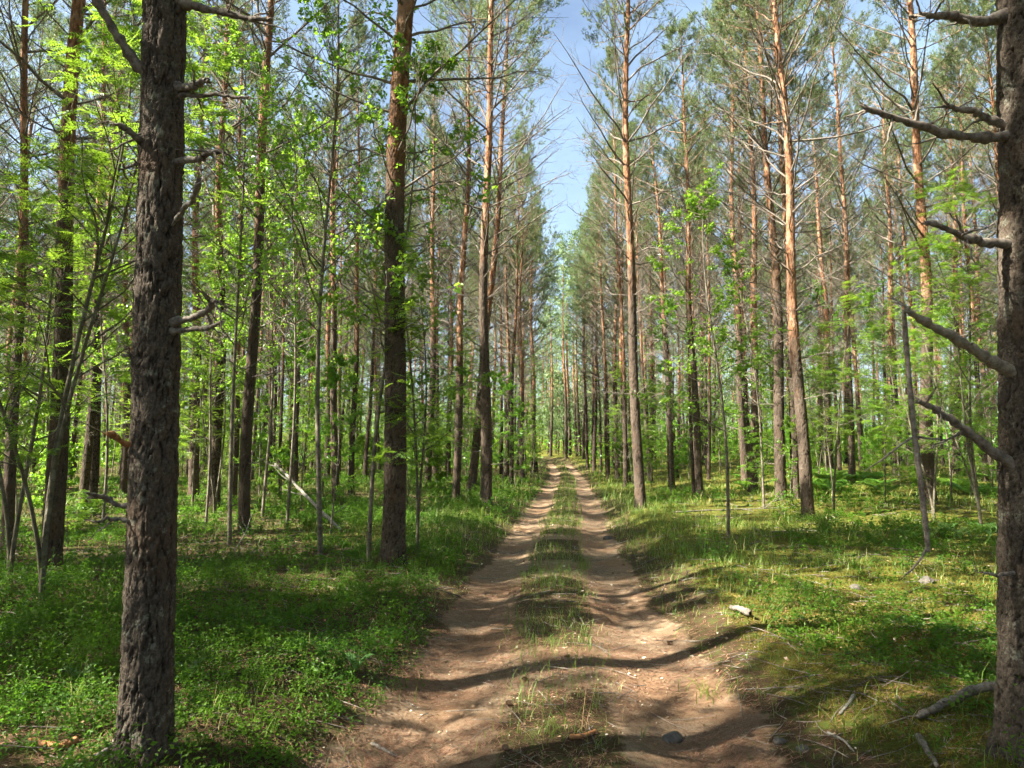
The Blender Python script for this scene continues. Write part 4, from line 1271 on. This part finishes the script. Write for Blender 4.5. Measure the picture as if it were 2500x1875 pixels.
# ------------------------------------------------------------------ far wood beyond the last trees one can tell apart
fb = Buf()
rng = random.Random(5); rgf = np.random.default_rng(55)
spots = []
for k in range(4000):
    y = 58 + 85 * rng.random() ** 1.3; x = rng.uniform(-100, 100)
    if not in_view(x, y, 0.08): continue
    if abs(x - float(track_x(y))) < 1.9: continue
    if not clear_of(x, y, FILL + spots, 2.6): continue
    spots.append((x, y))
    if len(spots) >= 380: break
for (x, y) in spots:
    far_pine(fb, rgf, x, y, rng.uniform(15.5, 19.5), rng.uniform(0.09, 0.15), 8.5, 30, 18, 2.2, 0.50, 12)
low = []
for k in range(3000):                        # younger pines filling in beneath
    y = 66 + 74 * rng.random(); x = rng.uniform(-100, 100)
    if not in_view(x, y, 0.08) or abs(x - float(track_x(y))) < 2.2: continue
    if not clear_of(x, y, low, 2.3): continue
    low.append((x, y))
    if len(low) >= 330: break
for (x, y) in [(0.7, 63.5), (2.0, 66.0), (-0.6, 72.0), (1.2, 75.0), (3.0, 71.0)]:
    far_pine(fb, rgf, x, y, rng.uniform(20, 22.5), 0.15, 10.5, 46, 24, 2.4, 0.5, 14)
for k in range(120):                         # thicket closing the line of sight past the bend
    y = 68 + 60 * rng.random(); x = rng.uniform(-0.02, 0.09) * y + rng.uniform(-1.5, 1.5)
    if abs(x - float(track_x(y))) < 2.0 or not clear_of(x, y, low, 1.3): continue
    low.append((x, y))
for (x, y) in low:
    H = rng.uniform(5, 11)
    far_pine(fb, rgf, x, y, H, 0.06, H * 0.85, 18, 12, 1.5, 0.70, 0)
# leafy undergrowth out there
n = 4600
yy = rgf.uniform(44, 140, n); xx = rgf.uniform(-1, 1, n) * yy * 0.8
k = np.abs(xx - track_x(yy)) > 2.4
xx, yy = xx[k], yy[k]
ri = np.repeat(np.arange(len(xx)), 13)
hh = np.repeat(0.4 + (2.5 + 5.5 * smooth(55, 90, yy)) * rgf.random(len(xx)) ** 1.4, 13)
pos = np.stack([xx[ri] + rgf.normal(0, 0.45, len(ri)), yy[ri] + rgf.normal(0, 0.45, len(ri)), terrain(xx[ri], yy[ri]) + hh * rgf.uniform(0.25, 1, len(ri))], 1)
leaves(fb, pos, unit(rgf.normal(0, 1, pos.shape)), unit(rgf.normal(0, 0.6, pos.shape) + np.array([0, 0, 1.0])), rgf.uniform(0.2, 0.42, len(ri)), rgf.uniform(0.12, 0.26, len(ri)), mat=3)
o = link('distant_forest', fb.mesh('distant_forest', [M['bark'], M['needles'], M['dead'], M['birch_leaf']]))
tag(o, 'far pine wood closing the view behind the stand', 'forest', kind='stuff')

# ------------------------------------------------------------------ single things on the forest floor
def lumpy(name, size, seed, mat, sub=3):
    import bmesh
    bm = bmesh.new()
    bmesh.ops.create_icosphere(bm, subdivisions=sub, radius=1.0)
    rgs = np.random.default_rng(seed); o_ = rgs.uniform(0, 50, 3)
    co = np.array([v.co[:] for v in bm.verts])
    k = 1 + 0.45 * vnoise(co[:, 0] * 1.4 + o_[0], co[:, 1] * 1.4 + co[:, 2] * 1.1 + o_[1], seed) + 0.2 * vnoise(co[:, 0] * 3.4 + co[:, 2], co[:, 1] * 3.4 + o_[2], seed + 1)
    for v, c, s_ in zip(bm.verts, co, k):
        v.co = Vector(c * s_ * np.array(size))
    me = bpy.data.meshes.new(name); bm.to_mesh(me); bm.free()
    for p in me.polygons: p.use_smooth = True
    me.materials.append(mat)
    return me

def stone(px, py, size, seed, label):
    x, y = on_ground(px, py)
    o = link('stone', lumpy('stone', size, seed, M['stone']))
    o.location = (x, y, ground_z(x, y) + size[2] * 0.05)
    o.rotation_euler = (0, 0, seed)
    tag(o, label, 'stone')
stone(1484, 1316, (0.10, 0.07, 0.055), 3, 'pale stone lying in the far rut of the track')
stone(1640, 1806, (0.075, 0.05, 0.04), 4, 'grey stone at the lower end of the track in the shade')
stone(1960, 1832, (0.035, 0.03, 0.022), 5, 'small pale pebble in the litter below the cut-off pine')
stone(1905, 1812, (0.04, 0.03, 0.02), 9, 'flat pale stone chip in the litter beside the track')
stone(2090, 1436, (0.07, 0.05, 0.04), 12, 'lichen-grey stone sunk in the sunny moss')
stone(2262, 1422, (0.12, 0.07, 0.06), 14, 'whitish stone in the moss below the hanging branch')

def stick(pts, r0, r1, label, mat='grey_wood', name='fallen_branch', lift=None, cat='branch', twigs=2, group=None, seed=1, depth=None):
    rgs = np.random.default_rng(seed)
    W = []
    for i, (px, py) in enumerate(pts):
        if depth:
            W.append(at_depth(px, py, depth[i]))
        else:
            x, y = on_ground(px, py); W.append(np.array([x, y, ground_z(x, y) + (lift[i] if lift else r0 * 0.8)]))
    W = np.array(W); o0 = W[0].copy(); W = W - o0
    n = max(10, 6 * len(W)); s_ = np.linspace(0, len(W) - 1, n)
    C = np.stack([np.interp(s_, np.arange(len(W)), W[:, k]) for k in range(3)], 1)
    for _ in range(2): C[1:-1] = 0.25 * C[:-2] + 0.5 * C[1:-1] + 0.25 * C[2:]
    C += rgs.normal(0, r0 * 0.12, C.shape)
    rr = np.linspace(r0, r1, n) * (1 + rgs.normal(0, 0.07, n)); rr[0] *= 0.5; rr[-1] *= 0.4
    b = Buf(); tubes(b, C[None], rr[None], 8)
    me = b.mesh('stem', M[mat])
    if twigs:
        o = empty(name, tuple(o0), label, cat, group)
        link('stem', me, o)
        L_ = np.linalg.norm(C[-1] - C[0])
        for k in range(twigs):
            pp, tt = pick(C[None], np.array([0.35 + 0.6 * rgs.random()]))
            dd = spread_dirs(tt, np.array([R(40)]), rgs.uniform(0, 6.28, 1)); dd[:, 2] = np.abs(dd[:, 2]) * 0.6
            b = Buf(); tubes(b, polylines(pp, dd, np.array([0.16 * L_ * rgs.uniform(0.6, 1.3)]), 5, 0, 0.2, rgs), (0.4 * r1 + 0.002) * np.linspace(1, 0.4, 5)[None], 5)
            link('twig', b.mesh('twig', M[mat]), o)
    else:
        o = link(name, me); o.location = tuple(o0); tag(o, label, cat, group)
    return o

lx_, ly_ = on_ground(832, 1294)
stick([(832, 1294), (760, 1225), (705, 1165), (667, 1128)], 0.036, 0.024, 'pale dead pole leaning up out of the moss between the pines', 'grey_wood', 'dead_pole', cat='log', twigs=4, seed=3, depth=[ly_, ly_ + 0.8, ly_ + 1.6, ly_ + 2.2])
stick([(1832, 1512), (1808, 1500), (1782, 1490)], 0.035, 0.02, 'short bleached stub of wood on the verge of the track', 'dead', twigs=0, lift=[0.05, 0.05, 0.03])
stick([(2470, 1712), (2380, 1708), (2300, 1738), (2240, 1765)], 0.030, 0.018, 'lichen-covered root running out from the foot of the cut-off pine', 'dead', 'tree_root', cat='root', twigs=1, seed=8, lift=[0.09, 0.06, 0.04, 0.03])
stick([(2240, 1800), (2265, 1840), (2290, 1880)], 0.016, 0.012, 'brown stick lying below the lichen-covered root', 'dead', twigs=1, seed=12)
stick([(230, 1860), (280, 1820), (340, 1785)], 0.014, 0.009, 'pale stick poking through the bilberry at the foot of the thick near pine', 'grey_wood', twigs=1, seed=14)
stick([(190, 1812), (150, 1830), (70, 1812)], 0.018, 0.012, 'brown rotten stick half buried in bilberry beside the thick near pine', 'stub', twigs=0, seed=15)
stick([(1640, 1252), (1760, 1246), (1950, 1240)], 0.018, 0.010, 'long thin bleached branch lying on the moss before the crossing pines', 'grey_wood', twigs=4, seed=17)
stick([(1880, 1300), (1960, 1296), (2060, 1302)], 0.014, 0.008, 'grey branch lying in the grass below the bent pine', 'grey_wood', twigs=3, seed=18)
stick([(2085, 1700), (2070, 1725), (2050, 1748)], 0.012, 0.009, 'short grey stick lying in the mossy hollow right of the track', 'grey_wood', twigs=0, seed=19)
stick([(2020, 1790), (2060, 1810), (2085, 1838)], 0.008, 0.005, 'thin pale stick in the shaded litter right of the track', 'grey_wood', twigs=1, seed=21)
stick([(560, 1370), (600, 1330), (612, 1312)], 0.010, 0.006, 'thin dead stick propped at the foot of the straight dark pine', 'dead', twigs=2, seed=22, lift=[0.03, 0.2, 0.4])
stick([(905, 1818), (940, 1836), (968, 1850)], 0.012, 0.008, 'dark twig lying on the near end of the track', 'dead', twigs=1, seed=24)
stick([(1390, 1806), (1430, 1800), (1455, 1790)], 0.014, 0.012, 'piece of reddish bark on the middle strip of the track', 'stub', 'bark_piece', cat='bark', twigs=0, seed=25)

def lily(x, y, turn, sc, label, group):
    b = []
    root = empty('broad_leaved_plant', (x, y, ground_z(x, y)), label, 'plant', group)
    root.rotation_euler = (0, 0, turn); root.scale = (sc, sc, sc)
    return root
def lily_leaf_mesh():
    n = 8
    s_ = np.linspace(0, 1, n)
    cx = 0.16 * s_ ** 1.4; cz = 0.20 * s_ - 0.07 * s_ ** 3
    w = 0.042 * np.sin(np.clip(s_ * 1.02, 0, 1) * math.pi) ** 0.75 + 0.003
    Vv = []
    for i in range(n):
        Vv += [(cx[i], -w[i], cz[i] + 0.35 * w[i]), (cx[i], 0, cz[i]), (cx[i], w[i], cz[i] + 0.35 * w[i])]
    q = []
    for i in range(n - 1):
        for j in range(2):
            a = i * 3 + j
            q.append((a, a + 1, a + 4, a + 3))
    bfr = Buf(); bfr.add(Vv, f4=q)
    return bfr.mesh('leaf', M['lily'])
LILY = lily_leaf_mesh()
rng = random.Random(33)
spots = [(2208 + 215 * i / 17 + rng.uniform(-8, 8), 1306 + rng.uniform(-12, 14)) for i in range(18)] + [(2400 + 12 * i, 1302 + rng.uniform(-8, 10)) for i in range(5)]
for (px, py) in spots:
    x, y = on_ground(px, py)
    o = lily(x, y, rng.uniform(0, 6.28), rng.uniform(0.9, 1.4), 'broad-leaved pale green plant in the row below the forked rowan', 'broad-leaved plants below the forked rowan')
    for k in range(rng.choice([2, 3])):
        l_ = link('leaf', LILY, o); l_.rotation_euler = (0, 0, k * 2.4 + rng.uniform(-0.4, 0.4))
for (px, py, lab) in ((1715, 1282, 'broad-leaved plant alone beyond the track, beside the pale-footed sapling'), (190, 1672, 'long-leaved plant in the shade beside the thick near pine, sapling side'), (460, 1660, 'long-leaved plant in the shade beside the thick near pine, track side'), (870, 1640, 'long-leaved plant in the shade where bilberry meets the track')):
    x, y = on_ground(px, py)
    o = lily(x, y, rng.uniform(0, 6.28), 0.8, lab, None)
    for k in range(3):
        l_ = link('leaf', LILY, o); l_.rotation_euler = (0, 0, k * 2.1)

def fern_mesh(seed):
    rgs = np.random.default_rng(seed)
    b = Buf()
    for f in range(6):
        az = f * 1.05 + rgs.uniform(-0.3, 0.3)
        n = 16; s_ = np.linspace(0, 1, n)
        L_ = rgs.uniform(0.6, 0.9)
        d = np.array([math.cos(az), math.sin(az), 0]); sd = np.array([-d[1], d[0], 0])
        C = d[None] * (L_ * 0.8 * s_ ** 1.3)[:, None]; C[:, 2] = L_ * (0.85 * s_ - 0.42 * s_ ** 2.4)
        tubes(b, C[None], np.linspace(0.005, 0.0015, n)[None], 4)
        for sg in (-1, 1):
            k = np.arange(3, n)
            ln = 0.26 * np.sin((s_[k] - 0.1) / 0.95 * math.pi) ** 0.8 + 0.02
            a_ = unit(sd[None] * sg + d[None] * 0.5 + np.array([0, 0, -0.1]))
            leaves(b, C[k], np.repeat(a_, len(k), 0), np.tile([0, 0, 1.0], (len(k), 1)), ln, ln * 0.26 + 0.012)
    return b.mesh('fronds', M['fern'])
FERN = [fern_mesh(1), fern_mesh(2)]
rng = random.Random(44)
for i in range(20):
    px = 1985 + 170 * rng.random(); dd = rng.uniform(21, 29)
    if i > 14: px = rng.uniform(2330, 2420)
    if i in (3, 8): px = 1790 + 40 * rng.random()
    p = at_depth(px, 1100, dd); x, y = float(p[0]), float(p[1])
    root = empty('fern', (x, y, ground_z(x, y)), 'bright green fern in the patch around the grey pine' if i <= 14 and i not in (3, 8) else ('fern growing near the cut-off pine' if i > 14 else 'fern at the foot of the crossing pines'), 'fern', 'ferns under the pines')
    root.rotation_euler = (0, 0, rng.uniform(0, 6.28)); q = rng.uniform(0.8, 1.2); root.scale = (q, q, q)
    link('fronds', FERN[i % 2], root)

def tussock(px, py, n, h, label, seed, w=0.004):
    rgs = np.random.default_rng(seed)
    x, y = on_ground(px, py); z = ground_z(x, y)
    b = Buf()
    pos = np.stack([rgs.normal(0, 0.07, n), rgs.normal(0, 0.07, n), np.zeros(n) - 0.01], 1)
    blades(b, pos, rgs.uniform(0, 6.28, n), h * rgs.uniform(0.6, 1.2, n), rgs.uniform(0.3, 1.5, n), w * rgs.uniform(0.7, 1.3, n), rgs, 0, 5)
    o = link('grass_tussock', b.mesh('grass_tussock', M['grass'])); o.location = (x, y, z)
    tag(o, label, 'grass')
tussock(2012, 1298, 160, 0.55, 'big arching grass tussock in front of the bent pine', 1, 0.006)
tussock(1940, 1308, 60, 0.35, 'smaller grass tussock beside the big arching one, track side', 2, 0.005)
tussock(1735, 1700, 40, 0.20, 'grass tuft on the sunny edge of the near rut', 3, 0.0025)
tussock(2110, 1790, 45, 0.22, 'grass tuft in the litter beside the lichen-covered root', 4, 0.0025)
tussock(1352, 1795, 36, 0.12, 'small grass tuft on the middle strip at the near end of the track', 5, 0.003)
tussock(1420, 1385, 60, 0.30, 'upright grass tuft on the middle strip in the second shadow band', 6, 0.003)
tussock(215, 1720, 40, 0.28, 'wispy grass tuft beside the thick near pine', 7, 0.0025)

def stalk(px, py, tx, ty, label):
    x, y = on_ground(px, py); z = ground_z(x, y)
    t_ = at_depth(tx, ty, y) - np.array([x, y, z])
    s_ = np.linspace(0, 1, 7)
    C = np.stack([t_[0] * s_ ** 1.2, 0 * s_, t_[2] * s_], 1)
    b = Buf(); tubes(b, C[None], np.linspace(0.0022, 0.0011, 7)[None], 4)
    o = link('grass_stalk', b.mesh('grass_stalk', M['litter'])); o.location = (x, y, z)
    tag(o, label, 'grass')
stalk(1327, 1800, 1319, 1690, 'lone dry grass stalk at the near end of the track, leaf-tuft side')
stalk(1420, 1786, 1432, 1672, 'straighter of two dry grass stalks on the near middle strip')
stalk(1430, 1784, 1460, 1650, 'more slanting of two dry grass stalks on the near middle strip')

# pine cones on the track
def cone_mesh():
    b = Buf()
    n = 60
    k = np.arange(n); f = (k + 0.5) / n
    az = k * 2.39996
    r = 0.013 * np.sin(np.clip(f * 0.92 + 0.06, 0, 1) * math.pi) ** 0.7
    pos = np.stack([r * 0.5 * np.cos(az), r * 0.5 * np.sin(az), 0.045 * f], 1)
    d = np.stack([np.cos(az), np.sin(az), np.full(n, 0.5)], 1)
    leaves(b, pos, d, np.tile([0, 0, 1.0], (n, 1)), r * 0.9 + 0.004, np.full(n, 0.009), fold=0.1, droop=0.0)
    z_ = np.linspace(0, 0.046, 7)
    tubes(b, np.stack([0 * z_, 0 * z_, z_], 1)[None], (0.009 * np.sin(np.linspace(0.15, 1, 7) * math.pi * 0.97) + 0.001)[None], 7)
    return b.mesh('pine_cone', M['live_wood'])
CONE = cone_mesh()
rng = random.Random(61)
for i in range(6):
    x = rng.uniform(-1.0, 1.2); y = rng.uniform(3.2, 7.5)
    o = link('pine_cone', CONE); o.location = (x, y, ground_z(x, y) + 0.012)
    o.rotation_euler = (R(85), 0, rng.uniform(0, 6.28))
    tag(o, 'small brown pine cone lying on the track', 'pine cone', 'pine cones on the track')
